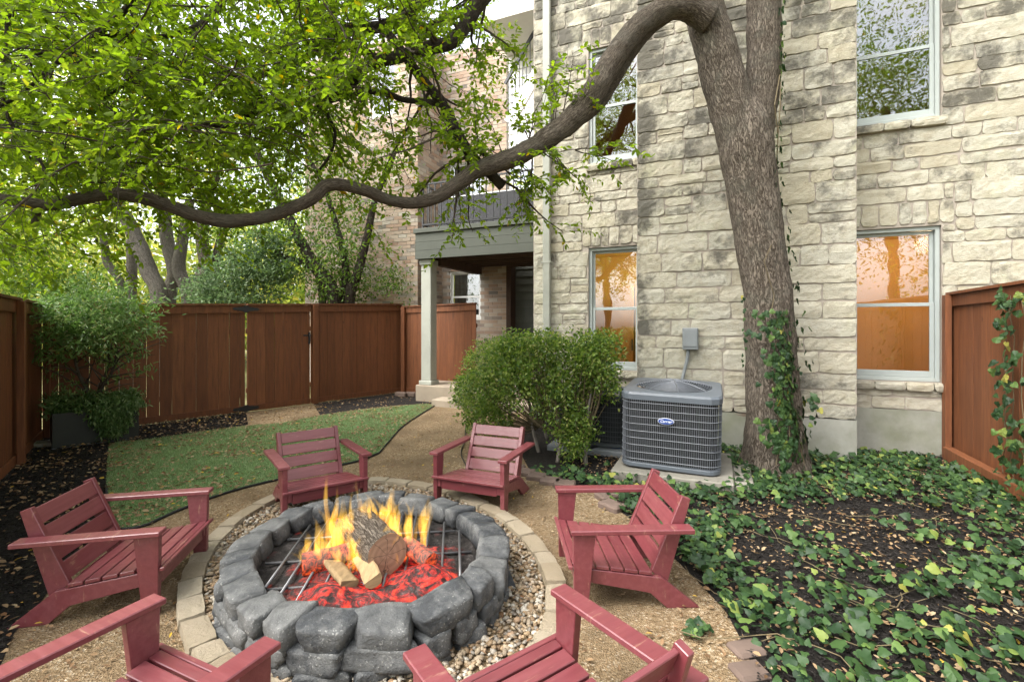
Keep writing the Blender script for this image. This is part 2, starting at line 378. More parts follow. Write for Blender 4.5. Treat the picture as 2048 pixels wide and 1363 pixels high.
    m_simple('ac_coil', (0.016,0.017,0.018), 0.75, 0.4, 30, 0.2, 150)
    m_simple('ac_dark', (0.050,0.058,0.060), 0.5, 0.15, 5, 0.05)
    m_simple('badge_blue', (0.012,0.055,0.27), 0.35, 0.02, 3, 0.0)
    m_simple('badge_white', (0.75,0.76,0.78), 0.4, 0.02, 3, 0.0)
    m_simple('box_grey', (0.19,0.205,0.21), 0.5, 0.12, 6, 0.08)
    m_simple('pipe_black', (0.014,0.014,0.015), 0.5, 0.2, 8, 0.0)
    m_simple('valve_blue', (0.02,0.10,0.26), 0.4, 0.1, 8, 0.0)
    m_simple('planter_metal', (0.020,0.022,0.016), 0.5, 0.5, 3.0, 0.15, 30, 0.4)
    m_simple('soil', (0.03,0.022,0.015), 0.95, 0.4, 20, 0.5, 60, 0.1)
    m_simple('steel_bar', (0.16,0.16,0.165), 0.42, 0.15, 20, 0.1, 90, 0.5, 0.6)
    m_simple('roof_edge', (0.62,0.60,0.55), 0.7, 0.08, 4, 0.0)
    # rooms behind the windows
    m_simple('room_orange', (0.55,0.33,0.115), 0.8, 0.05, 2, 0.0)
    m_simple('room_amber', (0.62,0.45,0.17), 0.8, 0.05, 2, 0.0)
    m_simple('cabinet', (0.42,0.24,0.075), 0.5, 0.12, 4, 0.0)
    m_simple('room_brown', (0.30,0.17,0.07), 0.8, 0.1, 2, 0.0)
    m_simple('curtain', (0.15,0.15,0.145), 0.9, 0.1, 6, 0.0)
    b = NB('window_glass')
    gl = b.n('ShaderNodeBsdfGlossy', Roughness=0.015); gl.inputs['Color'].default_value = (0.95,0.97,1,1)
    tr = b.n('ShaderNodeBsdfTransparent'); tr.inputs['Color'].default_value = (0.92,0.94,0.92,1)
    lw = b.n('ShaderNodeFresnel', IOR=1.52)
    mx = b.n('ShaderNodeMixShader'); b.l(b.math('ADD', b.math('MULTIPLY', lw.outputs[0], 1.6), 0.05, True), mx.inputs[0])
    b.l(tr.outputs[0], mx.inputs[1]); b.l(gl.outputs[0], mx.inputs[2]); b.l(mx.outputs[0], b.out.inputs['Surface'])
    nz = b.n('ShaderNodeBump', Strength=0.05, Distance=0.05); b.l(b.noise(b.coord(), 1.6, 2), nz.inputs['Height']); b.l(nz.outputs[0], gl.inputs['Normal'])
    # fire
    b = NB('ember'); v = b.coord(); b.rough(0.9, 0.2)
    n1 = b.noise(b.coord(scale=(1.0,1.0,1.6)), 11, 8, 0.72, 1.2); n2 = b.noise(v, 4.0, 4, 0.6)
    ash = b.ramp(b.noise(v, 16, 7, 0.75), [(0.3, (0.008,0.007,0.006)), (0.55, (0.030,0.026,0.024)), (0.75, (0.12,0.105,0.10))]); b.col(ash)
    em = b.ramp(n1, [(0.42, (0,0,0)), (0.48, (0.12,0.002,0.002)), (0.55, (0.62,0.014,0.008)), (0.63, (0.95,0.07,0.016)), (0.72, (1.0,0.42,0.08))])
    sep = b.n('ShaderNodeSeparateXYZ'); b.l(v, sep.inputs[0])
    hot = b.math('MULTIPLY', b.math('SUBTRACT', sep.outputs['Z'], 0.140, True), 11.0, True)
    b.l(b.mix(1.0, em, b.ramp(b.math('MULTIPLY', hot, b.math('ADD', n2, 0.5)), [(0.12, (0,0,0)), (0.55, (1,1,1))]), 'MULTIPLY'), b.b.inputs['Emission Color'])
    b.b.inputs['Emission Strength'].default_value = 0.36
    b.bump(b.math('ADD', n1, b.noise(v, 40, 4)), 0.8, 0.02)
    b = NB('glow_log'); v = b.coord(); b.rough(0.9)
    b.col(b.ramp(b.noise(v, 20, 6, 0.7), [(0.3, (0.012,0.010,0.008)), (0.7, (0.10,0.075,0.06))]))
    b.l(b.ramp(b.noise(v, 30, 6, 0.75, 0.8), [(0.45, (0,0,0)), (0.55, (0.7,0.06,0.01)), (0.7, (1.0,0.25,0.04))]), b.b.inputs['Emission Color']); b.b.inputs['Emission Strength'].default_value = 0.28
    b = NB('flame'); v = b.coord(); b.t.nodes.remove(b.b)
    sep = b.n('ShaderNodeSeparateXYZ'); b.l(v, sep.inputs[0]); em = b.n('ShaderNodeEmission')
    b.l(b.ramp(sep.outputs['Z'], [(0.0, (1.0,0.22,0.02)), (0.25, (1.0,0.42,0.045)), (0.6, (1.0,0.56,0.07)), (1.0, (0.95,0.50,0.06))]), em.inputs['Color'])
    st = b.ramp(b.noise(b.coord(scale=(60,60,2.2)), 1.0, 3, 0.6), [(0.36, (0.05,)*3), (0.62, (1.0,)*3)])
    fade = b.ramp(sep.outputs['Z'], [(0, (0.15,)*3), (0.2, (1.0,)*3), (0.6, (0.75,)*3), (1, (0.15,)*3)])
    b.l(b.math('MULTIPLY', b.math('MULTIPLY', st, fade), 7.5), em.inputs['Strength']); b.l(em.outputs[0], b.out.inputs['Volume'])
    m_simple('split_wood', (0.215,0.150,0.080), 0.85, 0.55, 7, 0.6, 40, 0.2, stretch=(6,1,6))
    b = NB('log_end'); v = b.coord()
    wv = b.n('ShaderNodeTexWave', wave_type='RINGS', rings_direction='X'); wv.inputs['Scale'].default_value = 9; wv.inputs['Distortion'].default_value = 2.5; wv.inputs['Detail'].default_value = 3
    b.l(v, wv.inputs['Vector'])
    c = b.ramp(wv.outputs['Fac'], [(0.2, (0.24,0.145,0.09)), (0.8, (0.29,0.18,0.115))])
    sep = b.n('ShaderNodeSeparateXYZ'); b.l(v, sep.inputs[0]); ang = b.math('ARCTAN2', sep.outputs['Y'], sep.outputs['Z'])
    rad_ = b.math('SQRT', b.math('ADD', b.math('POWER', sep.outputs['Y'], 2.0), b.math('POWER', sep.outputs['Z'], 2.0)))
    wob = b.math('ADD', b.math('MULTIPLY', ang, 1.3), b.math('MULTIPLY', b.noise(v, 14, 4), 1.1))
    ck = b.math('MULTIPLY', b.math('ABSOLUTE', b.math('SUBTRACT', b.math('FRACT', wob), 0.5)), b.math('ADD', rad_, 0.012))
    c = b.mix(b.ramp(ck, [(0.0, (0.9,)*3), (0.0022, (0.6,)*3), (0.004, (0,0,0))]), c, (0.03,0.02,0.014)); b.col(c); b.rough(0.85)
make_materials()

# ================================================================== ground
def inpoly(X, Y, poly):
    X = np.asarray(X); Y = np.asarray(Y); c = np.zeros(X.shape, bool); n = len(poly)
    for i in range(n):
        x1, y1 = poly[i][0], poly[i][1]; x2, y2 = poly[(i+1) % n][0], poly[(i+1) % n][1]
        t = ((y1 > Y) != (y2 > Y)) & (X < (x2 - x1) * (Y - y1) / (y2 - y1 + 1e-12) + x1); c ^= t
    return c
def scatter(poly, n, rng=RNG):
    xs = [p[0] for p in poly]; ys = [p[1] for p in poly]
    out = np.zeros((0, 2))
    while len(out) < n:
        q = np.stack([rng.uniform(min(xs), max(xs), n * 2), rng.uniform(min(ys), max(ys), n * 2)], 1)
        out = np.concatenate([out, q[inpoly(q[:,0], q[:,1], poly)]])
    return out[:n]
def sheet(name, poly, z, m):
    bm = bmesh.new(); f = bm.faces.new([bm.verts.new((p[0], p[1], z)) for p in poly]); 
    if f.normal.z < 0 or f.calc_area() and (f.normal_update() or f.normal.z < 0): bmesh.ops.reverse_faces(bm, faces=[f])
    bmesh.ops.triangulate(bm, faces=bm.faces)
    me = bpy.data.meshes.new(name); bm.to_mesh(me); bm.free()
    return link(name, me, m)
def smooth_poly(pts, it=2):
    for _ in range(it):
        pts = [q for a, b in zip(pts, pts[1:] + pts[:1]) for q in (a * 0.75 + b * 0.25, a * 0.25 + b * 0.75)]
    return pts

g = MB(); g.add([(-250,-250,0),(250,-250,0),(250,250,0),(-250,250,0)], [(0,1,2,3)])
struct(g.build('ground', 'earth'))
# fence line (back) and side fence
BF0, BF1 = G(285, 850), G(800, 785)
BDIR = (BF1 - BF0).normalized()
def on_back(px):                                # point of the back fence line seen at picture column px
    u = (px - 1024) / FPX; t = (u * BF0.y - BF0.x) / (BDIR.x - u * BDIR.y)
    return BF0 + BDIR * t
CORNER = on_back(84)
SDIR = Vector((0.75, -1.0, 0)).normalized()
yard = [Vector((p[0], p[1])) for p in ((CORNER + SDIR*6.5)[:2], CORNER[:2], on_back(900)[:2], (0.6, 11.0), (1.2, 7.8), (5.5, 5.6), (7.5, -2.0), (-3.5, -2.0))]
struct(sheet('gravel_yard', yard, 0.004, 'granite_fines'))
V2 = lambda p: Vector((p[0], p[1]))
turf_poly = smooth_poly([V2(G(*p)) for p in ((218,886),(285,882),(420,862),(500,852),(560,848),(640,832),(740,818),(880,806),(850,824),(806,852),(776,886),(752,915),(650,940),(546,963),(470,982),(407,1003),(340,1030),(283,1058),(228,1062),(212,990),(214,930))], 1)
struct(sheet('turf', turf_poly, 0.012, 'turf_backing'))
mulch_side = [V2(p) for p in ((CORNER + SDIR*0.05), (CORNER + SDIR*6.4))] + [V2(p) for p in (G(-240,1363), G(-60,1363), G(0,1335), G(28,1268), G(75,1215), G(120,1150), G(228,1062), G(212,990), G(214,930), G(218,886), G(285,882), G(420,862), G(496,850), on_back(492))]
struct(sheet('mulch_bed', mulch_side, 0.008, 'mulch'))
mulch_back = [V2(p) for p in (on_back(626), G(640,830), G(740,816), G(800,810), G(905,806), G(905,792), on_back(800))]
struct(sheet('mulch_strip', mulch_back, 0.008, 'mulch'))
ivy_edge = [G(*p) for p in ((1040,905),(1062,946),(1120,968),(1190,978),(1225,1012),(1290,1060),(1392,1160),(1452,1225),(1492,1300),(1512,1363),(1560,1480))]
mulch_right = [V2(p) for p in ivy_edge] + [Vector((5.2, 0.9)), Vector((5.6, 5.9)), Vector((1.15, 7.75)), Vector((0.25, 7.9))]
struct(sheet('mulch_garden', mulch_right, 0.008, 'mulch'))
# turf blades
q = scatter(turf_poly, 70000)
P = np.c_[q, np.full(len(q), 0.013)]; n = len(P)
D = RNG.normal(size=(n,3)) * np.array([0.55,0.55,0.1]) + np.array([0,0,1.0])
D = unit(D); S = unit(np.cross(D, RNG.normal(size=(n,3)))) * 0.0028
L = RNG.uniform(0.012, 0.028, n)[:, None]
Vv = np.stack([P - S, P + S, P + D*L + S*0.3, P + D*L - S*0.3], 1).reshape(-1,3)
Ff = np.arange(n*4).reshape(-1,4)
stuff(tag(link('turf_blades', np_mesh('turf_blades', Vv, Ff), 'turf_blade'), 'short green artificial turf pile in front of the gate', 'turf'))
# turf edging strip
e = MB()
ed = [Vector((p.x, p.y, 0.016)) for p in turf_poly]
i0 = min(range(len(ed)), key=lambda i: (ed[i] - G(880,806)).length); i1 = min(range(len(ed)), key=lambda i: (ed[i] - G(212,985)).length)
seq = [ed[(i0 + k) % len(ed)] for k in range((i1 - i0) % len(ed) + 1)]
e.tube(seq, 0.011, 6); 
tag(e.build('lawn_edging', 'edging', smooth=True), 'thin black plastic edging strip along the curved turf border', 'edging')
# mulch chips
def chips(name, poly, n, label):
    q = scatter(poly, n); a = RNG.uniform(0, np.pi, n); L = RNG.uniform(0.012, 0.04, n); W = RNG.uniform(0.004, 0.011, n)
    D = np.c_[np.cos(a), np.sin(a), RNG.normal(0, 0.28, n)]; P = np.c_[q, RNG.uniform(0.010, 0.026, n)]
    V, F = leaf_arrays(P - D * L[:,None] / 2, D, L, W, 0.5, 0.05, shape=(0.08, 0.92))
    return stuff(tag(link(name, np_mesh(name, V, F), 'mulch_chip'), label, 'mulch'))
near_right = [V2(p) for p in ivy_edge[2:]] + [Vector((3.4, 1.5)), Vector((5.0, 4.2)), Vector((5.4, 5.9)), Vector((2.4, 7.0)), Vector((0.9, 6.6))]
chips('mulch_chips', near_right, 26000, 'black shredded bark mulch under the ivy by the house')
chips('mulch_chips', mulch_side, 14000, 'black shredded bark mulch along the side fence behind planter')

# ================================================================== stone house
D_WALL, D_CH = 7.366, 6.663
S_L, S_R = -1.835, 2.533                        # outer jambs of the two window columns
CH0, CH1 = -0.983, 1.517                        # chimney breast
HC = -2.76                                      # house corner
Z_F = 0.55                                      # top of the concrete footing
TOP = 8.4
WIN = dict(ll=(S_L, -1.02, 0.905, 2.815), lu=(S_L, -1.02, 4.12, 5.94), rl=(1.60, S_R, 0.90, 2.82), ru=(1.60, S_R, 4.14, 5.96))
house = thing('stone_house', 'cream limestone house wall with chimney breast and grey sash windows', 'house', (HM @ Vector((0.27, D_CH, 0)))[:], math.atan2(HA.y, HA.x))
def wall_boxes(s0, s1, z0, z1, d0, d1, wins):
    m = MB(); xs = sorted({s0, s1} | {w_[0] for w_ in wins} | {w_[1] for w_ in wins})
    for a, b in zip(xs, xs[1:]):
        hs_ = sorted([w_ for w_ in wins if w_[0] <= a + 1e-6 and w_[1] >= b - 1e-6], key=lambda w_: w_[2]); z = z0
        for w_ in hs_:
            m.box(a, b, d0, d1, z, w_[2]); z = w_[3]
        m.box(a, b, d0, d1, z, z1)
    return m
walls = {}
walls['left'] = wall_boxes(HC, CH0 + 0.02, Z_F, TOP, D_WALL, D_WALL + 0.2, [WIN['ll'], WIN['lu']]).build('wall', 'mortar', house, HM)
walls['right'] = wall_boxes(CH1 - 0.02, 5.6, Z_F, TOP, D_WALL, D_WALL + 0.2, [WIN['rl'], WIN['ru']]).build('wall', 'mortar', house, HM)
walls['ch'] = MB().box(CH0, CH1, D_CH, D_WALL - 0.003, Z_F, TOP).build('chimney', 'mortar', house, HM)
MB().box(HC, HC + 0.2, D_WALL + 0.203, 11.2, 0, TOP).build('side_wall', 'mortar', house, HM)
fb = MB().box(HC + .01, CH0 - 0.002, D_WALL - 0.01, D_WALL + 0.2, -0.2, Z_F - 0.003).box(CH1 + 0.002, 5.6, D_WALL - 0.01, D_WALL + 0.2, -0.2, Z_F - 0.003).box(CH0, CH1, D_CH - 0.012, D_WALL + 0.1, -0.2, Z_F - 0.06)
fb.build('footing', 'foundation', house, HM)

def stone_mesh(s0, s1, z0, z1, prot, rng, rag=0.017):
    nx = max(4, int((s1 - s0) / 0.05) + 1); nz = max(3, int((z1 - z0) / 0.05) + 1)
    m = MB(); idx = {}
    off = Vector((rng.uniform(-50, 50), rng.uniform(-50, 50), 0)); cr = min(0.013, (z1 - z0) * 0.15)
    tiltx, tiltz = rng.uniform(-0.006, 0.006), rng.uniform(-0.006, 0.007)
    for i in range(nx + 1):
        for j in range(nz + 1):
            a, b = i / nx, j / nz
            x = s0 + (s1 - s0) * a; z = z0 + (z1 - z0) * b
            edge = i in (0, nx) or j in (0, nz)
            nv = noise.noise(Vector((x * 3.2, z * 4.2, 3)) + off)
            if j == 0: z += rag * noise.noise(Vector((x * 9, 7, z)) + off)
            if j == nz: z += rag * noise.noise(Vector((x * 9, 17, z)) + off)
            if i == 0: x += rag * noise.noise(Vector((5, z * 11, x)) + off)
            if i == nx: x += rag * noise.noise(Vector((9, z * 11, x)) + off)
            if i in (0, nx) and j in (0, nz):
                x += cr * (1 if i == 0 else -1) * rng.uniform(0.2, 1); z += cr * (1 if j == 0 else -1) * rng.uniform(0.2, 1)
            dpt = prot * (0.86 if edge else 1.0) + (0.006 * noise.noise(Vector((x * 17, z * 17, 5)) + off) if edge else 0.008 * nv + 0.008 * noise.noise(Vector((x * 15, z * 17, 1)) + off) + tiltx * (a - .5) * 2 + tiltz * (b - .5) * 2)
            idx[i, j] = len(m.v); m.v.append((x, -max(0.006, dpt), z))
    for i in range(nx):
        for j in range(nz): m.f.append((idx[i,j], idx[i+1,j], idx[i+1,j+1], idx[i,j+1]))
    ring = [idx[i,0] for i in range(nx)] + [idx[nx,j] for j in range(nz)] + [idx[i,nz] for i in range(nx,0,-1)] + [idx[0,j] for j in range(nz,0,-1)]
    n0 = len(m.v)
    for k in ring: m.v.append((m.v[k][0], 0.02, m.v[k][2]))
    for k in range(len(ring)):
        k2 = (k + 1) % len(ring); m.f.append((ring[k2], ring[k], n0 + k, n0 + k2))
    return m
def lay_stones(rect, holes, rng, hmin=0.135, hmax=0.275, lmin=0.20, lmax=0.60, gap=0.015):
    s0, s1, z0, z1 = rect; out = []; z = z0
    while z < z1 - 0.06:
        h = min(rng.uniform(hmin, hmax), z1 - z)
        if z1 - z - h < 0.1: h = z1 - z
        s = s0
        while s < s1 - 0.02:
            l = rng.uniform(lmin, lmax) * (0.75 + 0.5 * h / hmax)
            if s1 - s - l < 0.16: l = s1 - s
            segs = [(s, s + l)]
            for hs_ in holes:
                if hs_[2] < z + h - 0.02 and hs_[3] > z + 0.02:
                    nw = []
                    for a, b in segs:
                        if b <= hs_[0] or a >= hs_[1]: nw.append((a, b)); continue
                        oa, ob = max(a, hs_[0]), min(b, hs_[1])
                        clear = lambda lo, hi: not any(o_[0] < ob - .02 and o_[1] > oa + .02 and o_[2] < hi - .02 and o_[3] > lo + .02 for o_ in holes)
                        if z + h - hs_[3] > 0.06 and ob - oa > .06 and clear(hs_[3], z + h): out.append((oa, ob, hs_[3], z + h))
                        if hs_[2] - z > 0.06 and ob - oa > .06 and clear(z, hs_[2]): out.append((oa, ob, z, hs_[2]))
                        if a < hs_[0]: nw.append((a, hs_[0]))
                        if b > hs_[1]: nw.append((hs_[1], b))
                    segs = nw
            for a, b in segs:
                if b - a < 0.05: continue
                wob = rng.uniform(-0.012, 0.012)
                if h > 0.22 and rng.random() < 0.13:
                    m_ = rng.uniform(0.36, 0.64) * h
                    out.append((a, b, z, z + m_)); out.append((a, b, z + m_, z + h))
                elif b - a > 0.4 and rng.random() < 0.12:
                    m_ = rng.uniform(0.3, 0.7) * (b - a); k_ = h * rng.uniform(0.4, 0.6)
                    out += [(a, a + m_, z, z + h), (a + m_, b, z, z + k_), (a + m_, b, z + k_, z + h)]
                else: out.append((a, b, z, z + h + (wob if h > 0.15 else 0)))
            s += l
        z += h
    g2 = gap / 2
    return [(a + g2, b - g2, c + g2, d - g2) for a, b, c, d in out if b - a > 0.05 and d - c > 0.04]
rs = random.Random(11)
SEEN_TOP = 5.9
def head_and_sill(win, sill_over=0.05):          # upright stones over a window, ledge stones below
    a, b, c, d = win; out = []; s = a - 0.10
    while s < b + 0.08:
        l = rs.uniform(0.11, 0.22); out.append((s + .008, min(s + l, b + 0.12) - .008, d + 0.035, d + 0.30)); s += l
    return out
def holes_for(win): a, b, c, d = win; return [(a, b, c - 0.10, d + 0.02), (a - 0.10, b + 0.12, d, d + 0.31)]
all_st = []
for key, rect, wins, dpl in (('left', (HC + 0.005, CH0 - 0.01, Z_F, TOP - 1), ('ll','lu'), D_WALL), ('right', (CH1 + 0.01, 5.5, Z_F, TOP - 1), ('rl','ru'), D_WALL), ('ch', (CH0, CH1, Z_F - 0.055, TOP - 1), (), D_CH)):
    hl = sum((holes_for(WIN[k]) for k in wins), [])
    st = lay_stones(rect, hl, rs)
    for k in wins:
        st += head_and_sill(WIN[k])
    for q4 in st: all_st.append((key, q4, dpl))
def seen(key, q4):
    s_, z_ = (q4[0] + q4[1]) / 2, (q4[2] + q4[3]) / 2
    lim = 5.3 if key == 'left' else (4.75 if key == 'ch' else 4.6)
    return z_ < lim and s_ < 3.0
vis = sorted([t for t in all_st if seen(t[0], t[1])], key=lambda t: -(t[1][1]-t[1][0]) * (t[1][3]-t[1][2]))
single = vis[:330]; rest = vis[330:] + [t for t in all_st if not seen(t[0], t[1])]
restmb = {'left': MB(), 'right': MB(), 'ch': MB()}
for key, q4, dpl in single:
    mb = stone_mesh(*q4, rs.uniform(0.010, 0.024), rs)
    mb.v = [(x, y + dpl, z) for x, y, z in mb.v]
    mb.build('stone', 'limestone', walls[key], HM)
for key, q4, dpl in rest:
    mb = stone_mesh(*q4, rs.uniform(0.010, 0.022), rs)
    restmb[key].add([(x, y + dpl, z) for x, y, z in mb.v], mb.f)
for key in restmb: stuff(restmb[key].build('small_stones', 'limestone', walls[key], HM))

# windows: frame, sashes, panes, stone ledge
def rect_frame(m, a, b, c, d, y0, y1, wd, wbot=None):
    wbot = wbot or wd
    m.box(a, a + wd, y0, y1, c, d); m.box(b - wd, b, y0, y1, c, d); m.box(a + wd, b - wd, y0, y1, d - wd, d); m.box(a + wd, b - wd, y0, y1, c, c + wbot)
def window(win, root, d, M, mat_='window_paint', rail=0.47, ledge=True):
    a, b, c, e = win; mid = c + (e - c) * rail
    f = MB(); rect_frame(f, a + 0.004, b - 0.004, c + 0.004, e - 0.004, d + 0.035, d + 0.13, 0.045, 0.05)
    fo = f.build('window', mat_, root, M, bevel=0.003)
    lo = MB(); rect_frame(lo, a + 0.05, b - 0.05, c + 0.056, mid + 0.02, d + 0.06, d + 0.085, 0.045, 0.075)
    lo.build('lower_sash', mat_, fo, M, bevel=0.003)
    up = MB(); rect_frame(up, a + 0.05, b - 0.05, mid - 0.018, e - 0.051, d + 0.09, d + 0.115, 0.038, 0.038)
    up.build('upper_sash', mat_, fo, M, bevel=0.003)
    MB().box(a + 0.09, b - 0.09, d + 0.070, d + 0.074, c + 0.125, mid - 0.02).build('pane', 'window_glass', fo, M)
    MB().box(a + 0.085, b - 0.085, d + 0.100, d + 0.104, mid + 0.015, e - 0.085).build('pane', 'window_glass', fo, M)
    if ledge:
        s = a - 0.03
        while s < b + 0.03:
            l = rs.uniform(0.2, 0.4); s1 = min(s + l, b + 0.05)
            if b + 0.05 - s1 < 0.12: s1 = b + 0.05
            mb = stone_mesh(s + .003, s1 - .003, c - 0.105, c - 0.006, 0.075, rs, 0.008)
            mb.v = [(x, y + d, z) for x, y, z in mb.v]
            mb.build('ledge_stone', 'limestone', fo, M); s = s1
    return fo
for k in ('ll', 'lu', 'rl', 'ru'):
    window(WIN[k], house, D_WALL, HM, rail=0.5 if k in ('ll', 'rl') else 0.5)
def room(a, b, c, e, d0, depth, m, lamp, col, floor='room_brown', lampz=0.8):
    rm = MB(); t = 0.03
    rm.box(a - t, a, d0, d0 + depth, c, e).box(b, b + t, d0, d0 + depth, c, e).box(a - t, b + t, d0 + depth, d0 + depth + t, c - t, e + t).box(a, b, d0, d0 + depth, c - t, c).box(a, b, d0, d0 + depth, e, e + t)
    ro = rm.build('room', m, house, HM)
    if lamp:
        ld = bpy.data.lights.new('room_lamp', 'POINT'); ld.energy = lamp; ld.color = col; ld.shadow_soft_size = 0.12
        lo = bpy.data.objects.new('room_lamp', ld); COL.objects.link(lo); p = HM @ Vector(((a + b) / 2, d0 + depth * 0.4, c + (e - c) * lampz)); lo.location = p
        lo.parent = house; lo.matrix_parent_inverse = WORLD[house.name].inverted()
    return ro
room(HC + 0.45, 0.6, 0.3, 3.0, D_WALL + 0.21, 2.2, 'room_amber', 17, (1, 0.76, 0.42))
room(1.2, 4.2, 0.3, 3.0, D_WALL + 0.21, 2.0, 'room_orange', 15, (1, 0.72, 0.42), lampz=0.9)
room(HC + 0.45, 0.6, 3.55, 6.3, D_WALL + 0.21, 2.4, 'room_brown', 3, (1, 0.7, 0.4))
room(1.2, 4.2, 3.55, 6.3, D_WALL + 0.21, 2.4, 'room_brown', 1.2, (1, 0.75, 0.5))
for s_, hx in ((-1.75, -1.37), (-1.32, -1.29)):  # cupboards seen through the lit kitchen window
    co = MB().box(s_, s_ + 0.41, D_WALL + 1.3, D_WALL + 1.6, 0.31, 2.3).build('cupboard', 'cabinet', house, HM, bevel=0.01)
    MB().box(hx, hx + 0.02, D_WALL + 1.265, D_WALL + 1.298, 1.15, 1.35).build('handle', 'black_iron', co, HM)

# downpipe
dp = MB(); sdp, _ = HP(1095, 300, D_WALL - 0.06)
dp.box(sdp - 0.062, sdp + 0.062, D_WALL - 0.13, D_WALL - 0.052, 0.25, TOP)
dpo = dp.build('downpipe', 'trim_paint', None, HM, bevel=0.012)
tag(dpo, 'pale grey square downpipe running up the stone wall by its corner', 'downpipe')
for zz in (0.9, 2.6, 5.1):
    MB().box(sdp - 0.08, sdp + 0.08, D_WALL - 0.136, D_WALL - 0.045, zz, zz + 0.03).build('strap', 'trim_paint', dpo, HM)

# electrical box on the chimney
bx = HP(1381, 677, D_CH - 0.06)
eb = thing('electrical_box', 'small grey metal disconnect box on stone chimney above the condenser', 'electrical box', (HM @ Vector((bx[0], D_CH, bx[1] - 0.15)))[:], math.atan2(HA.y, HA.x))
MB().box(bx[0]-0.095, bx[0]+0.095, D_CH-0.15, D_CH-0.03, bx[1]-0.14, bx[1]+0.14).build('case', 'box_grey', eb, HM, bevel=0.008)
MB().box(bx[0]-0.082, bx[0]+0.082, D_CH-0.158, D_CH-0.1505, bx[1]-0.10, bx[1]+0.125).build('cover', 'box_grey', eb, HM, bevel=0.004)
cp, cr_ = smooth_path([((bx[0]-0.03, D_CH-0.09, bx[1]-0.14), .022), ((bx[0]-0.035, D_CH-0.09, bx[1]-0.25), .022), ((bx[0]-0.10, D_CH-0.12, bx[1]-0.55), .022), ((bx[0]-0.14, D_CH-0.2, bx[1]-0.9), .022)])
MB().tube(cp, cr_, 10).build('conduit', 'box_grey', eb, HM, smooth=True)

# ================================================================== brick townhouse with porch and balcony
D_B1, D_B2 = 9.6, 10.74
sc_, _ = HP(835, 500, D_B1)
BH = 8.7
brickh = thing('brick_house', 'townhouse of mottled pale old brick beyond the stone house', 'house', (HM @ Vector((sc_, D_B1, 0)))[:], math.atan2(HA.y, HA.x))
sR, _ = HP(1013, 500, D_B2)
BW = {'a': (HP(898, 608, D_B2)[0], HP(962, 608, D_B2)[0] , HP(930, 612, D_B2)[1] - 0.35, HP(930, 541, D_B2)[1]),
      'b': (HP(898, 400, D_B2)[0], HP(968, 400, D_B2)[0], HP(930, 398, D_B2)[1] - 0.2, HP(930, 322, D_B2)[1]),
      'c': (HP(742, 200, D_B1)[0], HP(790, 200, D_B1)[0], HP(760, 235, D_B1)[1], HP(760, 120, D_B1)[1])}
w1 = wall_boxes(sc_ - 3.6, sc_, 0, BH, D_B1, D_B1 + 0.2, [BW['c']]).build('wall', 'brick_mortar', brickh, HM)
w2 = MB().box(sc_ - 0.2, sc_, D_B1 + 0.2, D_B2, 0, BH).build('return_wall', 'brick_mortar', brickh, HM)
w3 = wall_boxes(sc_, sR, 0, BH, D_B2, D_B2 + 0.2, [BW['a'], BW['b']]).build('wall', 'brick_mortar', brickh, HM)
def bricks(m, s0, s1, z0, z1, face, wins, L=0.232, Hh=0.078, gap=0.012, P=0.012):
    z = z0; row = 0
    while z < z1:
        s = s0 - (L / 2 if row % 2 else 0)
        while s < s1:
            a, b = max(s, s0), min(s + L, s1)
            if b - a > 0.04 and not any(w_[0] - 0.02 < (a + b) / 2 < w_[1] + 0.02 and w_[2] < z + Hh * .6 and w_[3] > z + Hh * .4 for w_ in wins):
                v = face(a, b, z, z + Hh, random.uniform(0.5, 1.2) * P)
                m.add(v, [(4,5,6,7),(0,1,5,4),(1,2,6,5),(2,3,7,6),(3,0,4,7)])
            s += L + gap
        z += Hh + gap; row += 1
def face_front(d):
    return lambda a, b, z0, z1, p: [(a,d,z0),(b,d,z0),(b,d,z1),(a,d,z1),(a,d-p,z0),(b,d-p,z0),(b,d-p,z1),(a,d-p,z1)]
def face_side(s):
    return lambda a, b, z0, z1, p: [(s,a,z0),(s,b,z0),(s,b,z1),(s,a,z1),(s+p,a,z0),(s+p,b,z0),(s+p,b,z1),(s+p,a,z1)]
m = MB(); bricks(m, sc_ - 3.6, sc_ + 0.01, 1.3, BH - 0.1, face_front(D_B1), [BW['c']]); stuff(m.build('brickwork', 'old_brick', w1, HM))
m = MB(); bricks(m, D_B1, D_B2, 1.3, BH - 0.1, face_side(sc_), []); stuff(m.build('brickwork', 'old_brick', w2, HM))
m = MB(); bricks(m, sc_ + 0.01, sR, 0.3, BH - 0.1, face_front(D_B2), [BW['a'], BW['b']]); stuff(m.build('brickwork', 'old_brick', w3, HM))
for k in 'abc':
    wd = BW[k]; dd = D_B1 if k == 'c' else D_B2
    window(wd, brickh, dd, HM, 'white_siding', ledge=False)
    cu = MB(); nC = 24
    for i in range(nC + 1):
        x = wd[0] + 0.03 + (wd[1] - wd[0] - 0.06) * i / nC; y = dd + 0.24 + 0.03 * math.sin(i * 1.7)
        cu.v += [(x, y, wd[2]), (x, y, wd[3])]
        if i: cu.f.append((2*i-2, 2*i, 2*i+1, 2*i-1))
    cu.build('curtain', 'curtain', brickh, HM, smooth=True)
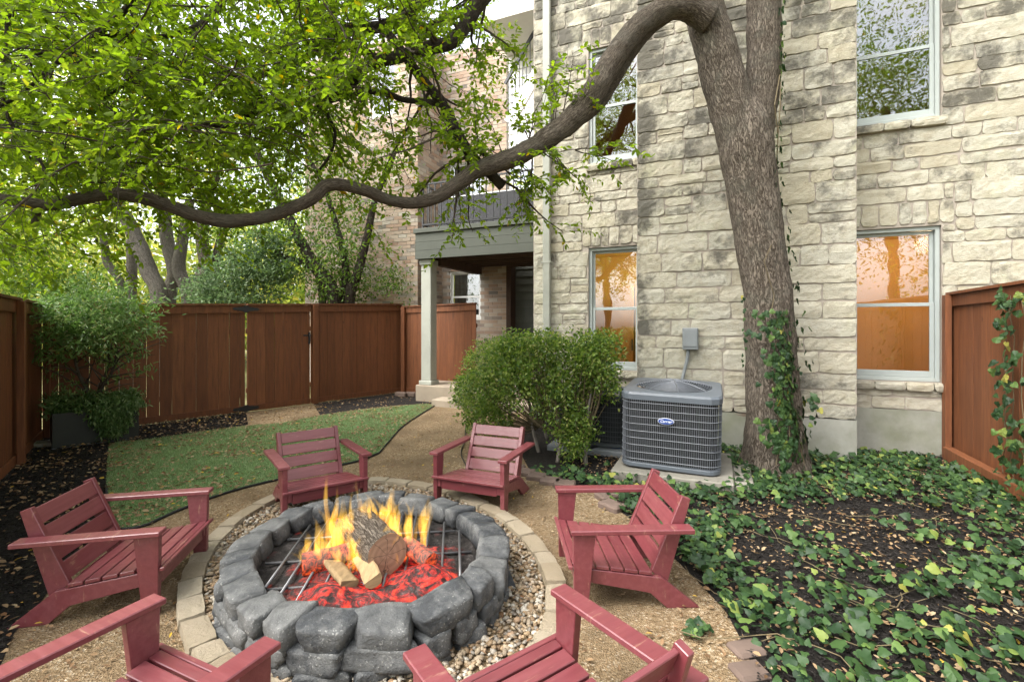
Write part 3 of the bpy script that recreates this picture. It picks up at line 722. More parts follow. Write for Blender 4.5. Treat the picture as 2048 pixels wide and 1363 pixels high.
# pale clapboard bay, eave and stair at the top by the stone corner
up0, _ = HP(1018, 150, D_B2 - 0.3)
wb = MB()
for i in range(18): wb.add([(up0, D_B2 - 0.32, 5.4 + i*0.19), (up0 + 3, D_B2 - 0.32, 5.4 + i*0.19), (up0 + 3, D_B2 - 0.29, 5.59 + i*0.19), (up0, D_B2 - 0.29, 5.59 + i*0.19), (up0, D_B2, 5.4+i*0.19), (up0, D_B2, 5.59+i*0.19)], [(0,1,2,3), (4,0,3,5)])
wb.build('clapboard', 'white_siding', brickh, HM)
ez = HP(1040, 62, D_B1)[1]
MB().box(HP(985, 60, D_B1)[0], 0.5, D_B1 - 0.55, D_B1 - 0.4, ez, ez + 0.28).box(HP(985, 60, D_B1)[0], 0.5, D_B1 - 0.39, D_B2 + 0.6, ez + 0.02, ez + 0.1).build('eave', 'roof_edge', brickh, HM)
rail = thing('stair_railing', 'black iron railing of the upper stair beside clapboard wall', 'railing', (HM @ Vector((HP(1010,165,D_B1)[0], D_B1, 5.2)))[:], math.atan2(HA.y, HA.x))
ra = HP(1010, 168, D_B1); rb = HP(1075, 52, D_B1); rl = MB()
rl.bar((ra[0], D_B1, ra[1]), (rb[0], D_B1, rb[1]), 0.05, 0.06).build('handrail', 'black_iron', rail, HM)
slope = (rb[1] - ra[1]) / (rb[0] - ra[0])
for i in range(1, 9):
    s_ = ra[0] + (rb[0] - ra[0]) * i / 9
    z_ = ra[1] + slope * (s_ - ra[0])
    MB().box(s_ - 0.008, s_ + 0.008, D_B1 - 0.008, D_B1 + 0.008, z_ - 1.0, z_ - 0.03).build('baluster', 'black_iron', rail, HM)
MB().bar((ra[0] + 0.1, D_B1, ra[1] - 1.02 + slope*0.1), (rb[0], D_B1, rb[1] - 1.0), 0.06, 0.26).build('stringer', 'white_siding', rail, HM)

# porch, column, balcony
D_P = 8.6
sCol, _ = HP(858, 600, D_P)
zf0 = HP(843, 521, D_P)[1]; zf1 = HP(843, 462, D_P)[1]; sB0 = HP(843, 500, D_P)[0]
zs = HP(858, 768, D_P)[1]
porch = MB().box(sB0 - 0.02, HC - 0.002, D_P - 0.2, D_B2 - 0.002, -0.1, zs)
struct(porch.build('porch_slab', 'porch_concrete', None, HM, bevel=0.015))
st_ = MB().box(HP(895, 800, D_P)[0], HC - 0.002, D_P - 0.62, D_P - 0.203, -0.1, 0.14); struct(st_.build('porch_step', 'porch_concrete', None, HM, bevel=0.015))
bal = thing('balcony', 'sage green balcony on a square post with black iron railing', 'balcony', (HM @ Vector((sCol, D_P, zs)))[:], math.atan2(HA.y, HA.x))
MB().box(sCol - 0.12, sCol + 0.12, D_P - 0.12, D_P + 0.12, zs + 0.09, zf0 - 0.12).build('post', 'trim_paint', bal, HM, bevel=0.01)
MB().box(sCol - 0.155, sCol + 0.155, D_P - 0.155, D_P + 0.155, zs + 0.001, zs + 0.088).build('post_base', 'trim_paint', bal, HM, bevel=0.01)
MB().box(sCol - 0.145, sCol + 0.145, D_P - 0.145, D_P + 0.145, zf0 - 0.118, zf0 - 0.002).build('post_cap', 'trim_paint', bal, HM, bevel=0.01)
sBE = HC + 0.3
nb = 3; bh = (zf1 - zf0 - 0.10) / nb
for i in range(nb):                            # lapped fascia boards
    MB().box(sB0, sBE, D_P - 0.22 - 0.006 * (nb - i), D_P - 0.17, zf0 + i * bh + 0.002, zf0 + (i + 1) * bh - 0.004).build('fascia_board', 'sage_siding', bal, HM)
    MB().box(sB0 - 0.006 * (nb - i), sB0 + 0.045, D_P - 0.168, D_B1 - 0.02, zf0 + i * bh + 0.002, zf0 + (i + 1) * bh - 0.004).build('fascia_board', 'sage_siding', bal, HM)
MB().box(sB0 - 0.03, sBE, D_P - 0.27, D_B2 - 0.02, zf1 - 0.098, zf1).build('deck_edge', 'sage_siding', bal, HM, bevel=0.008)
for i in range(7):
    d_ = D_P + 0.35 + i * 0.3
    MB().box(sCol + 0.2, sBE, d_, d_ + 0.05, zf0 + 0.05, zf0 + 0.28).build('joist', 'joist_wood', bal, HM)
MB().box(sCol + 0.02, sCol + 0.18, D_P + 0.2, D_B2 - 0.01, zf0 - 0.10, zf0 + 0.20).build('beam', 'joist_wood', bal, HM)
zr = HP(853, 372, D_P)[1]; zb_ = zf1 + 0.07
rs0 = HP(853, 400, D_P)[0]
MB().box(rs0, sBE, D_P - 0.17, D_P - 0.13, zr - 0.03, zr).build('rail', 'black_iron', bal, HM); MB().box(rs0, sBE, D_P - 0.175, D_P - 0.125, zb_, zb_ + 0.035).build('rail', 'black_iron', bal, HM)
MB().box(rs0, rs0 + 0.04, D_P - 0.128, D_B1 - 0.1, zr - 0.03, zr).build('rail', 'black_iron', bal, HM); MB().box(rs0, rs0 + 0.03, D_P - 0.124, D_B1 - 0.1, zb_, zb_ + 0.03).build('rail', 'black_iron', bal, HM)
k = 0; s_ = rs0 + 0.01
while s_ < sBE:
    thick = 0.02 if k else 0.035
    MB().box(s_ - thick/2, s_ + thick/2, D_P - 0.15 - thick/2, D_P - 0.15 + thick/2, zf1 + 0.001, zr - 0.032).build('baluster', 'black_iron', bal, HM); s_ += 0.148; k += 1
for j in range(1, 5):
    d_ = D_P - 0.15 + j * 0.15
    MB().box(rs0 + 0.012, rs0 + 0.028, d_ - 0.008, d_ + 0.008, zf1 + 0.001, zr - 0.032).build('baluster', 'black_iron', bal, HM)
sf = thing('wicker_sofa', 'dark grey woven sofa back with white cushions behind the balcony railing', 'sofa', (HM @ Vector((sCol + 1.4, D_P + 0.4, zf1)))[:], math.atan2(HA.y, HA.x))
sa = HP(878, 400, D_P + 0.1)[0]; zt_ = HP(878, 396, D_P + 0.1)[1]
MB().box(sa, sBE - 0.02, D_P + 0.05, D_P + 0.14, zf1 + 0.02, zt_ - 0.03).build('woven_back', 'wicker', sf, HM, bevel=0.01)
MB().box(sa + 0.03, sBE - 0.05, D_P + 0.145, D_P + 0.33, zf1 + 0.35, zt_ + 0.02).build('cushion', 'white_siding', sf, HM, bevel=0.04)
MB().box(sa, sBE - 0.02, D_P + 0.34, D_P + 0.9, zf1 + 0.002, zf1 + 0.33).build('seat_base', 'wicker', sf, HM, bevel=0.01)
# dark clapboard wall deep in the porch
dw = thing('porch_wall', 'dark green clapboard wall and brown corner post deep under the balcony', 'wall', (HM @ Vector((sR + 1, D_B2 + 0.35, zs)))[:], math.atan2(HA.y, HA.x))
for i in range(17):
    z_ = zs + i * 0.19
    MB().add([(sR + 0.02, D_B2 + 0.3, z_), (HC - 0.02, D_B2 + 0.3, z_), (HC - 0.02, D_B2 + 0.33, z_ + 0.19), (sR + 0.02, D_B2 + 0.33, z_ + 0.19), (sR + 0.02, D_B2 + 0.33, z_), (HC - 0.02, D_B2 + 0.33, z_)], [(0,1,2,3), (0,4,5,1)]).build('clapboard', 'dark_siding', dw, HM)
MB().box(sR + 0.001, sR + 0.12, D_B2 - 0.02, D_B2 + 0.28, zs, zf0 + 0.1).build('corner_post', 'joist_wood', dw, HM)
pv = MB()
for i, px in enumerate((803, 822)):
    p = G(px, 793); a = math.atan2(HA.y, HA.x)
    mb = MB().box(-0.14, 0.14, -0.07, 0.07, 0, 0.10)
    o = mb.build('edging_block', 'edging_paver', None, Matrix.Translation((p.x, p.y, 0.006)) @ Matrix.Rotation(a, 4, 'Z'), bevel=0.015)
    tag(o, 'rough pink paving block on the mulch beside the porch slab', 'paving block', 'paving blocks by the porch')

# ================================================================== fences and gate
def frame_of(A, B):
    d = (Vector((B[0], B[1], 0)) - Vector((A[0], A[1], 0))); L = d.length; d.normalize()
    a = math.atan2(d.y, d.x)
    return Matrix.Translation((A[0], A[1], 0)) @ Matrix.Rotation(a, 4, 'Z'), L, a
rf = random.Random(3)
def fence(name, label, cat, A, B, zA, zB, group=None, bw=0.148, posts=(), cap=True, gaps=(0.003, 0.009), low=0.03, kick=True, trim=True):
    M, L, a = frame_of(A, B)
    t = thing(name, label, cat, (A[0], A[1], 0), a, group)
    zt = lambda x: zA + (zB - zA) * x / L
    x = 0.006
    while x < L - 0.03:
        w_ = min(bw + rf.uniform(-0.004, 0.004), L - 0.006 - x)
        y = rf.uniform(-0.003, 0.003); top = zt(x + w_/2) - 0.032
        g_ = rf.uniform(*gaps); lean = rf.uniform(-0.0025, 0.0025)
        MB().add([(x,y,low),(x+w_,y,low),(x+w_,y+0.018,low),(x,y+0.018,low),(x+lean,y,top),(x+w_+lean,y,top),(x+w_+lean,y+0.018,top),(x+lean,y+0.018,top)],
                 [(0,3,2,1),(4,5,6,7),(0,1,5,4),(1,2,6,5),(2,3,7,6),(3,0,4,7)]).build('board', 'fence_stain', t, M)
        x += w_ + g_
    def strip(nm, z0, z1, y0, y1, x0=0.0, x1=L, by_top=True):
        za, zb = (zt(x0), zt(x1)) if by_top else (0, 0)
        MB().add([(x0,y0,za+z0),(x1,y0,zb+z0),(x1,y1,zb+z0),(x0,y1,za+z0),(x0,y0,za+z1),(x1,y0,zb+z1),(x1,y1,zb+z1),(x0,y1,za+z1)],
                 [(0,3,2,1),(4,5,6,7),(0,1,5,4),(1,2,6,5),(2,3,7,6),(3,0,4,7)]).build(nm, 'fence_stain', t, M)
    if cap: strip('cap', -0.030, 0.0, -0.06, 0.06)
    if trim: strip('top_trim', -0.165, -0.034, -0.030, -0.006)
    if kick: strip('kickboard', 0.015, 0.125, -0.026, -0.005, by_top=False)
    strip('rail', -0.55, -0.46, 0.022, 0.06); strip('rail', 0.35, 0.44, 0.022, 0.06, by_top=False)
    for px in posts:
        MB().box(px - 0.05, px + 0.05, -0.095, -0.032, 0.0, zt(px) - 0.032).build('post', 'fence_stain', t, M, bevel=0.004)
    return t, M, L
zt_back = lambda p: 1.944 + (2.11 - 1.944) * ((p - BF0).dot(BDIR)) / (BF1 - BF0).length
pA, pB, pC, pD, pE = CORNER, on_back(490.5), on_back(493.5), on_back(620), on_back(803)
fence('board_fence', 'brown board fence between the yard corner and the gate hinges', 'fence', pA, pB, zt_back(pA), zt_back(pB), bw=0.165, gaps=(0.002, 0.008))
gate, GM, GL = fence('garden_gate', 'brown board gate with black strap hinges and latch', 'gate', pC, pD, zt_back(pC), zt_back(pD), bw=0.16, low=0.05, gaps=(0.002, 0.006))
fence('board_fence', 'brown board fence between the gate latch and the porch', 'fence', pD + BDIR * 0.014, pE, zt_back(pD), zt_back(pE), bw=0.165, posts=(0.07,))
sfe = HP(952, 610, 9.31)
fE = HM @ Vector((sfe[0], 9.31, 0)); fS = HM @ Vector((HP(806, 610, 9.31)[0], 9.31, 0))
fence('board_fence', 'brown board fence behind the porch post against the brick wall', 'fence', fS, fE, HP(806, 612, 9.31)[1], HP(950, 605, 9.31)[1], bw=0.2, posts=(0.05,), gaps=(0.001, 0.004))
sN = CORNER + SDIR * 6.2
fence('board_fence', 'brown board side fence beside the planter corner', 'fence', sN, CORNER, 1.93, zt_back(CORNER), bw=0.165, posts=tuple(6.12 - 0.62 * 2.6 * k for k in range(4)), gaps=(0.002, 0.006))
rW = HM @ Vector((2.62, D_WALL - 0.03, 0)); rN = rW - Vector((HN.x, HN.y, 0)) * 4.5
rfz = 1.6 + (650 - 585) / FPX * rW.y
rt, RM, RL = fence('board_fence', 'brown board fence with ivy hanging over it at the stone wall', 'fence', rW, rN, rfz, rfz + 0.05, bw=0.17, posts=(0.05,), gaps=(0.001, 0.004), kick=False)
MB().box(0.12, 2.2, -0.13, -0.03, 0.0, 0.16).build('kickboard', 'fence_stain', rt, RM, bevel=0.006)
# gate hardware
def strap(mx, z, size, y=-0.034):
    pts = []
    prof = [(0, .055), (.02, .055), (.05, .035), (.10, .030), (.13, .022), (.16, .026), (.185, .014), (.20, 0)]
    up = [(p[0] * size, p[1] * size) for p in prof]; poly = [(mx + a, z + b) for a, b in up] + [(mx + a, z - b) for a, b in up[::-1][1:]] + [(mx - a, z - b) for a, b in up[1:]] + [(mx - a, z + b) for a, b in up[::-1][1:-1]]
    return MB().prism(poly, 'y', y, y - 0.008)
for z_ in (zt_back(pC) - 0.10, 0.075):
    strap(-0.02, z_, 1.15).build('strap_hinge', 'black_iron', gate, GM)
la = MB().box(GL - 0.14, GL + 0.02, -0.012, -0.004, 1.38, 1.41).box(GL - 0.04, GL - 0.005, -0.03, -0.005, 1.22, 1.46)
la.tube([(GL - 0.03, -0.03, 1.25), (GL - 0.03, -0.07, 1.28), (GL - 0.03, -0.07, 1.38), (GL - 0.03, -0.03, 1.42)], 0.011, 8)
la.build('latch', 'black_iron', gate, GM)
# small paver by the planter
o = MB().box(-0.3, 0.3, -0.1, 0.1, 0, 0.06).build('stepping_stone', 'pad_concrete', None, Matrix.Translation((*G(76, 893)[:2], 0.006)) @ Matrix.Rotation(0.1, 4, 'Z'), bevel=0.015)
tag(o, 'flat grey concrete paver on mulch between planter and side fence', 'paver')

# ================================================================== planter with small tree
pl0, pl1 = G(104, 900), G(278, 876)
PM, PL, pang = frame_of(pl0, pl1)
planter = thing('planter', 'dark green metal rectangular planter box by the corner of the fence', 'planter', (pl0.x, pl0.y, 0), pang)
PHt = 0.46; PD = 0.46
sh = MB().box(0, PL, 0, 0.02, 0.01, PHt).box(0, PL, PD - 0.02, PD, 0.01, PHt).box(0, 0.02, 0.021, PD - 0.021, 0.01, PHt).box(PL - 0.02, PL, 0.021, PD - 0.021, 0.01, PHt)
sh.build('box', 'planter_metal', planter, PM, bevel=0.004)
MB().box(0.021, PL - 0.021, 0.021, PD - 0.021, 0.02, PHt - 0.04).build('soil', 'soil', planter, PM)
MB().box(-0.01, PL + 0.01, -0.012, -0.001, 0.0, 0.02).build('base_trim', 'ac_wire', planter, PM)
pc = PM @ Vector((PL * 0.47, PD * 0.5, PHt - 0.05))
ol = thing('potted_tree', 'small bushy tree with slender leaves growing in the dark planter', 'tree', pc[:])
def blob_shell(center, rad, n, rng, pw=0.45):
    q = unit(rng.normal(size=(n, 3))) * (rng.uniform(0, 1, n) ** pw)[:, None]
    return np.asarray(center) + q * np.asarray(rad)
tr_m = MB(); tips = []
rt_ = random.Random(5)
for k, (dx, dy) in enumerate(((-0.06, 0), (0.04, 0.03), (0.09, -0.03))):
    p0 = pc + Vector((dx, dy, -0.04)); p1 = p0 + Vector((dx * 0.2, 0, 0.3)); 
    P_, r_ = smooth_path([(p0, .032), (p1, .024), (p1 + Vector((dx * 2.2, dy, 0.28)), .018), (p1 + Vector((dx * 3.5, dy * 2, 0.65)), .010)])
    tr_m.tube(P_, r_, 8)
    for j in range(10):
        s_ = P_[int(len(P_) * (0.35 + 0.06 * j))]; a = rt_.uniform(0, 6.28)
        e_ = s_ + Vector((math.cos(a) * rt_.uniform(.3, .75), math.sin(a) * rt_.uniform(.25, .5), rt_.uniform(0.05, .45)))
        P2, r2 = smooth_path([(s_, .010), ((s_ + e_) / 2 + Vector((0, 0, rt_.uniform(-.05, .08))), .007), (e_, .003)]); tr_m.tube(P2, r2, 5)
tr_m.build('trunk', 'dark_bark', ol, smooth=True)
cc = at(192, 645, pc.y + 0.0)
pts, dirs = [], []
cl = blob_shell((cc.x, cc.y, cc.z), (0.86, 0.55, 0.58), 150, RNG, 0.55)
cl = np.concatenate([cl, np.array([[*at(85, 715, pc.y - 0.1)], [*at(75, 690, pc.y)], [*at(115, 745, pc.y - .1)], [*at(135, 770, pc.y - .15)], [*at(300, 655, pc.y)], [*at(280, 735, pc.y + .05)], [*at(310, 620, pc.y)], [*at(230, 750, pc.y)], [*at(180, 560, pc.y)]])])
for c in cl:
    out = (c - np.array(cc)) / np.array([0.9, 0.6, 0.7]); out = out / (np.linalg.norm(out) + 1e-6)
    n = 34; q = c + RNG.normal(size=(n, 3)) * np.array([.085, .075, .06]); pts.append(q)
    dirs.append(out * 0.7 + RNG.normal(size=(n, 3)) * 0.75 + np.array([0, 0, -0.15]))
pts = np.concatenate(pts); dirs = np.concatenate(dirs)
stuff(leaf_obj('crown', 'olive_leaf', ol, pts, dirs, RNG.uniform(0.060, 0.095, len(pts)), RNG.uniform(0.017, 0.027, len(pts)), 0.2, 0.2))
tp = thing('trailing_plant', 'leafy trailing plant spilling over the front of the planter', 'plant', (PM @ Vector((PL * 0.5, 0.1, PHt)))[:])
pts, dirs = [], []
for i in range(150):
    x = RNG.uniform(-0.04, PL + 0.02); c = PM @ Vector((x, RNG.uniform(-0.02, PD - .05), PHt + RNG.uniform(0.0, 0.17)))
    n = 22; pts.append(np.array(c) + RNG.normal(size=(n, 3)) * .045); dirs.append(RNG.normal(size=(n, 3)) + np.array([0, -.3, .25]))
for i in range(120):
    x = RNG.normal(PL * 0.66, 0.115); dz = RNG.uniform(0, 1) * max(0.0, 0.40 - 1.6 * (x - PL * .66) ** 2 * 4)
    c = PM @ Vector((x, -0.05 - RNG.uniform(0, .05), PHt + 0.06 - dz))
    n = 20; pts.append(np.array(c) + RNG.normal(size=(n, 3)) * np.array([.04, .03, .04])); dirs.append(RNG.normal(size=(n, 3)) * 0.6 + np.array([0.1, -.45, -.8]))
pts = np.concatenate(pts); dirs = np.concatenate(dirs)
stuff(leaf_obj('foliage', 'trailing_leaf', tp, pts, dirs, RNG.uniform(0.04, 0.07, len(pts)), RNG.uniform(0.016, 0.026, len(pts)), 0.2, 0.2))
sm = MB()
for i in range(9):
    x = PL * 0.66 + rt_.uniform(-.2, .2); P_, r_ = smooth_path([(PM @ Vector((x, .12, PHt - .05)), .004), (PM @ Vector((x, -.02, PHt + .06)), .004), (PM @ Vector((x + .02, -.05, PHt - .12)), .003), (PM @ Vector((x + .03, -.05, PHt - .28)), .002)]); sm.tube(P_, r_, 4)
sm.build('stems', 'vine_stem', tp)

# ================================================================== air conditioners
def rsq(hw, r, n=6):                           # rounded square outline
    out = []
    for cx, cy_, a0 in ((hw - r, hw - r, 0), (-hw + r, hw - r, 90), (-hw + r, -hw + r, 180), (hw - r, -hw + r, 270)):
        for k in range(n + 1):
            a = R(a0 + 90 * k / n); out.append((cx + r * math.cos(a), cy_ + r * math.sin(a)))
    return out
def outline_walk(poly, step):                  # evenly spaced points on a closed outline
    out = []; carry = 0.0
    for i in range(len(poly)):
        a = Vector(poly[i]); b = Vector(poly[(i+1) % len(poly)]); L = (b - a).length; t = carry
        while t < L: out.append(a + (b - a) * (t / L)); t += step
        carry = t - L
    return out
def condenser(name, label, M_loc, hw, H, paint, wires=True, badge=False):
    t = thing(name, label, 'air conditioner', M_loc[0], M_loc[1])
    t.rotation_euler = (M_loc[2], M_loc[3], M_loc[1])
    WORLD[t.name] = I4.copy()
    def pb(mb, nm, m, par=None, **k):
        par = par or t; o = mb.build(nm, m, None, I4, **k); o.parent = par; return o
    rr = 0.13
    pb(MB().prism(rsq(hw - 0.035, rr - 0.03), 'z', 0.06, H - 0.07), 'coil', 'ac_coil')
    pb(MB().prism(rsq(hw, rr), 'z', 0.012, 0.058), 'base_pan', paint, bevel=0.006)
    # lid: ring with a round opening
    n = 64; lid = MB(); ro = 0.80 * hw; osq = outline_walk(rsq(hw + 0.008, rr, 10), 0.02)
    def onsq(a):
        d = Vector((math.cos(a), math.sin(a))); return min(osq, key=lambda p: -p.normalized().dot(d))
    for k in range(n):
        a = 2 * math.pi * k / n; p = onsq(a); p2 = p * 0.975; c_, s_ = math.cos(a), math.sin(a)
        lid.v += [(p.x, p.y, H - 0.075), (p.x, p.y, H - 0.022), (p2.x, p2.y, H), (ro * c_, ro * s_, H + 0.006), (ro * c_ * .985, ro * s_ * .985, H - 0.05)]
    for k in range(n):
        k2 = (k + 1) % n
        for j in range(4): lid.f.append((k*5+j, k2*5+j, k2*5+j+1, k*5+j+1))
    pb(lid, 'lid', paint, smooth=False)
    pb(MB().prism([(ro * .97 * math.cos(i * .2618), ro * .97 * math.sin(i * .2618)) for i in range(24)], 'z', H - 0.12, H - 0.072), 'fan_well', 'ac_coil')
    gd = MB(); dome = lambda r_: H + 0.008 + 0.055 * (1 - (r_ / ro) ** 2)
    for i in range(1, 17):
        r_ = ro * i / 16.5; gd.tube([(r_ * math.cos(a), r_ * math.sin(a), dome(r_)) for a in np.linspace(0, 2 * math.pi, 41)], 0.0042, 4, False)
    for k in range(8):
        a = k * math.pi / 4 + 0.2; gd.tube([(r_ * math.cos(a), r_ * math.sin(a), dome(r_) + .003) for r_ in np.linspace(0.05 * hw, ro * 1.02, 8)], 0.006, 4)
    pb(gd, 'fan_guard', paint if paint == 'ac_dark' else 'ac_wire')
    wr = MB(); st = 0.0205
    for p in outline_walk(rsq(hw - 0.004, rr), st):
        wr.bar((p.x, p.y, 0.06), (p.x, p.y, H - 0.07), 0.0040)
    for k in range(9):
        z_ = 0.06 + (H - 0.13) * (k + 0.5) / 9; ol_ = rsq(hw, rr); wr.tube([(a, b, z_) for a, b in ol_ + [ol_[0]]], 0.0038, 4, False)
    pb(wr, 'wire_grille', 'ac_wire' if paint != 'ac_dark' else 'ac_dark')
    for sx in (-1, 1):                          # corner panel at the back right
        pb(MB().prism([(sx*(hw + .004), hw - 0.3), (sx*(hw + .004), hw - rr), (sx*(hw - .02), hw - rr), (sx*(hw - .02), hw - .3)][::sx], 'z', 0.06, H - 0.075), 'corner_panel', paint)
    if badge:
        bz = H * 0.655; y = -hw - 0.016
        ell = lambda a_, b_: [(a_ * math.cos(i * .19635) - 0.03, b_ * math.sin(i * .19635) + bz) for i in range(32)]
        bo = pb(MB().prism(ell(.078, .033), 'y', y + 0.010, y), 'badge', 'badge_white')
        pb(MB().prism(ell(.074, .029), 'y', y - 0.0005, y - 0.003), 'badge_face', 'badge_blue', bo)
        cu = bpy.data.curves.new('badge_text', 'FONT'); cu.body = 'Carrier'; cu.size = 0.038; cu.shear = 0.35; cu.align_x = 'CENTER'; cu.align_y = 'CENTER'; cu.extrude = 0.0008; cu.offset = 0.0006
        to = bpy.data.objects.new('tmp', cu); COL.objects.link(to); bpy.context.view_layer.update()
        me = bpy.data.meshes.new_from_object(to.evaluated_get(bpy.context.evaluated_depsgraph_get()))
        bpy.data.objects.remove(to)
        me.transform(Matrix.Translation((-0.03, y - 0.0045, bz)) @ Matrix.Rotation(R(90), 4, 'X'))
        me.materials.clear(); o = link('badge_lettering', me, 'badge_white'); o.parent = bo
    return t
ac_f = G(1337, 958, 0.0); hang = math.atan2(HA.y, HA.x)
ACW = 0.485
acc = G(1337, 945, 0.11) + Vector((HN.x, HN.y, 0)) * ACW
tilt = R(3.0)
condenser('air_conditioner', 'grey air conditioning condenser with wire grille and blue badge on concrete pad', ((acc.x, acc.y, 0.118 + ACW * math.sin(tilt)), hang, tilt, R(1.0)), ACW, 0.79, 'ac_paint', badge=True)
PMx = Matrix.Translation((acc.x, acc.y, 0)) @ Matrix.Rotation(hang, 4, 'Z')
tag(MB().box(-0.56, 0.60, -0.62, 0.55, -0.05, 0.112).build('concrete_pad', 'pad_concrete', None, PMx, bevel=0.012), 'weathered concrete pad under the badged condenser beside the big tree', 'concrete pad')
tag(MB().box(0.605, 0.78, -0.52, 0.3, -0.05, 0.07).build('concrete_pad', 'pad_concrete', None, PMx, bevel=0.012), 'narrow concrete strip between condenser pad and big tree', 'concrete slab')
a2 = G(1178, 905) + Vector((HN.x, HN.y, 0)) * 0.45
condenser('air_conditioner', 'dark grey condenser standing behind the clipped bush', ((a2.x, a2.y, 0.08), hang, 0, 0), 0.45, 0.66, 'ac_dark')
tag(MB().box(-0.52, 0.52, -0.56, 0.52, -0.05, 0.078).build('concrete_pad', 'box_grey', None, Matrix.Translation((a2.x, a2.y, 0)) @ Matrix.Rotation(hang, 4, 'Z'), bevel=0.012), 'grey plastic pad under the dark condenser behind the bush', 'equipment pad')
hose = thing('refrigerant_line', 'black insulated pipe with blue coupling between the two condensers', 'pipe', G(1205, 897)[:])
hp = [G(1180, 895, .09), G(1200, 893, .07), G(1225, 898, .06), G(1250, 900, .06)]
P_, r_ = smooth_path([(p, .022) for p in hp], .03); MB().tube(P_, r_, 10).build('pipe', 'pipe_black', hose, smooth=True)
P_, r_ = smooth_path([(G(1224, 897, .062), .032), (G(1240, 899, .06), .032)], .03); MB().tube(P_, r_, 12).build('coupling', 'valve_blue', hose, smooth=True)

# ================================================================== fire pit
PITC = Vector((-0.875, 2.96)); PA_, PB_, PPH = 0.695, 0.80, 0.65
def ell(c, a, b, ph, t):
    x, y = a * math.cos(t), b * math.sin(t); return Vector((c[0] + x * math.cos(ph) - y * math.sin(ph), c[1] + x * math.sin(ph) + y * math.cos(ph), 0))
def ell_walk(c, a, b, ph, n):                  # n points evenly spaced by arc length, with tangent angle
    T = np.linspace(0, 2 * math.pi, 721); Pp = [ell(c, a, b, ph, t) for t in T]; cum = [0]
    for i in range(1, len(Pp)): cum.append(cum[-1] + (Pp[i] - Pp[i-1]).length)
    out = []
    for k in range(n):
        i = int(np.searchsorted(cum, cum[-1] * k / n)); i = min(max(i, 1), 719)
        d = Pp[i+1] - Pp[i-1]; out.append((Pp[i], math.atan2(d.y, d.x)))
    return out, cum[-1]
def boulder(lx, ly, lz, rng, box=0.70, nsub=6, amp=0.13):
    bm = bmesh.new(); bmesh.ops.create_cube(bm, size=2.0); bmesh.ops.subdivide_edges(bm, edges=bm.edges, cuts=nsub, use_grid_fill=True)
    off = Vector((rng.uniform(-90, 90), rng.uniform(-90, 90), rng.uniform(-90, 90)))
    sk = [rng.uniform(-.24, .24) for _ in range(5)]
    for v in bm.verts:
        p = v.co.copy(); q = p.normalized() * 1.18; p = p * box + q * (1 - box)
        nn = noise.noise(p * 0.9 + off) * amp + noise.noise(p * 2.3 + off) * amp * 0.35
        p = p * (1 + nn)
        p.x *= 1 + sk[0] * p.y + sk[1] * p.z; p.z *= 1 + sk[2] * p.x * .6; p.y *= 1 + sk[3] * p.x
        v.co = (p.x * lx / 2, p.y * ly / 2, p.z * lz / 2)
    me = bpy.data.meshes.new('stone'); bm.to_mesh(me); bm.free(); return me
pit = thing('fire_pit', 'round fire pit of stacked rounded grey stones', 'fire pit', (PITC.x, PITC.y, 0))
rp = random.Random(21)
for course, (zc, hh, rad_w, nst, shrink, tiltv) in enumerate(((0.030, 0.100, 0.17, 21, 1.03, 0), (0.108, 0.105, 0.17, 22, 1.025, 0), (0.200, 0.128, 0.185, 23, 1.035, -0.12))):
    pts_, per = ell_walk(PITC, PA_ * shrink + (0.02 if course < 2 else 0), PB_ * shrink + (0.02 if course < 2 else 0), PPH, 720)
    pos = 0.0; ws_ = [rp.uniform(0.62, 1.35) for _ in range(nst)]; tot = sum(ws_); acc_ = rp.uniform(0, 0.1)
    for i in range(nst):
        frac = (acc_ + ws_[i] / 2 / tot) % 1.0; acc_ += ws_[i] / tot
        p, ang = pts_[int(frac * 720) % 720]; l = ws_[i] / tot * per * 0.985
        hz = hh * rp.uniform(0.9, 1.15)
        me = boulder(l, rad_w * rp.uniform(0.92, 1.06), hz, rp)
        Mx = Matrix.Translation((p.x, p.y, zc + rp.uniform(-.008, .010))) @ Matrix.Rotation(ang + rp.uniform(-.10, .10), 4, 'Z') @ Matrix.Rotation(tiltv * -1 + rp.uniform(-.07, .07), 4, 'X') @ Matrix.Rotation(rp.uniform(-.10, .10), 4, 'Y')
        link('stone', me, 'pit_stone', pit, Mx, True)
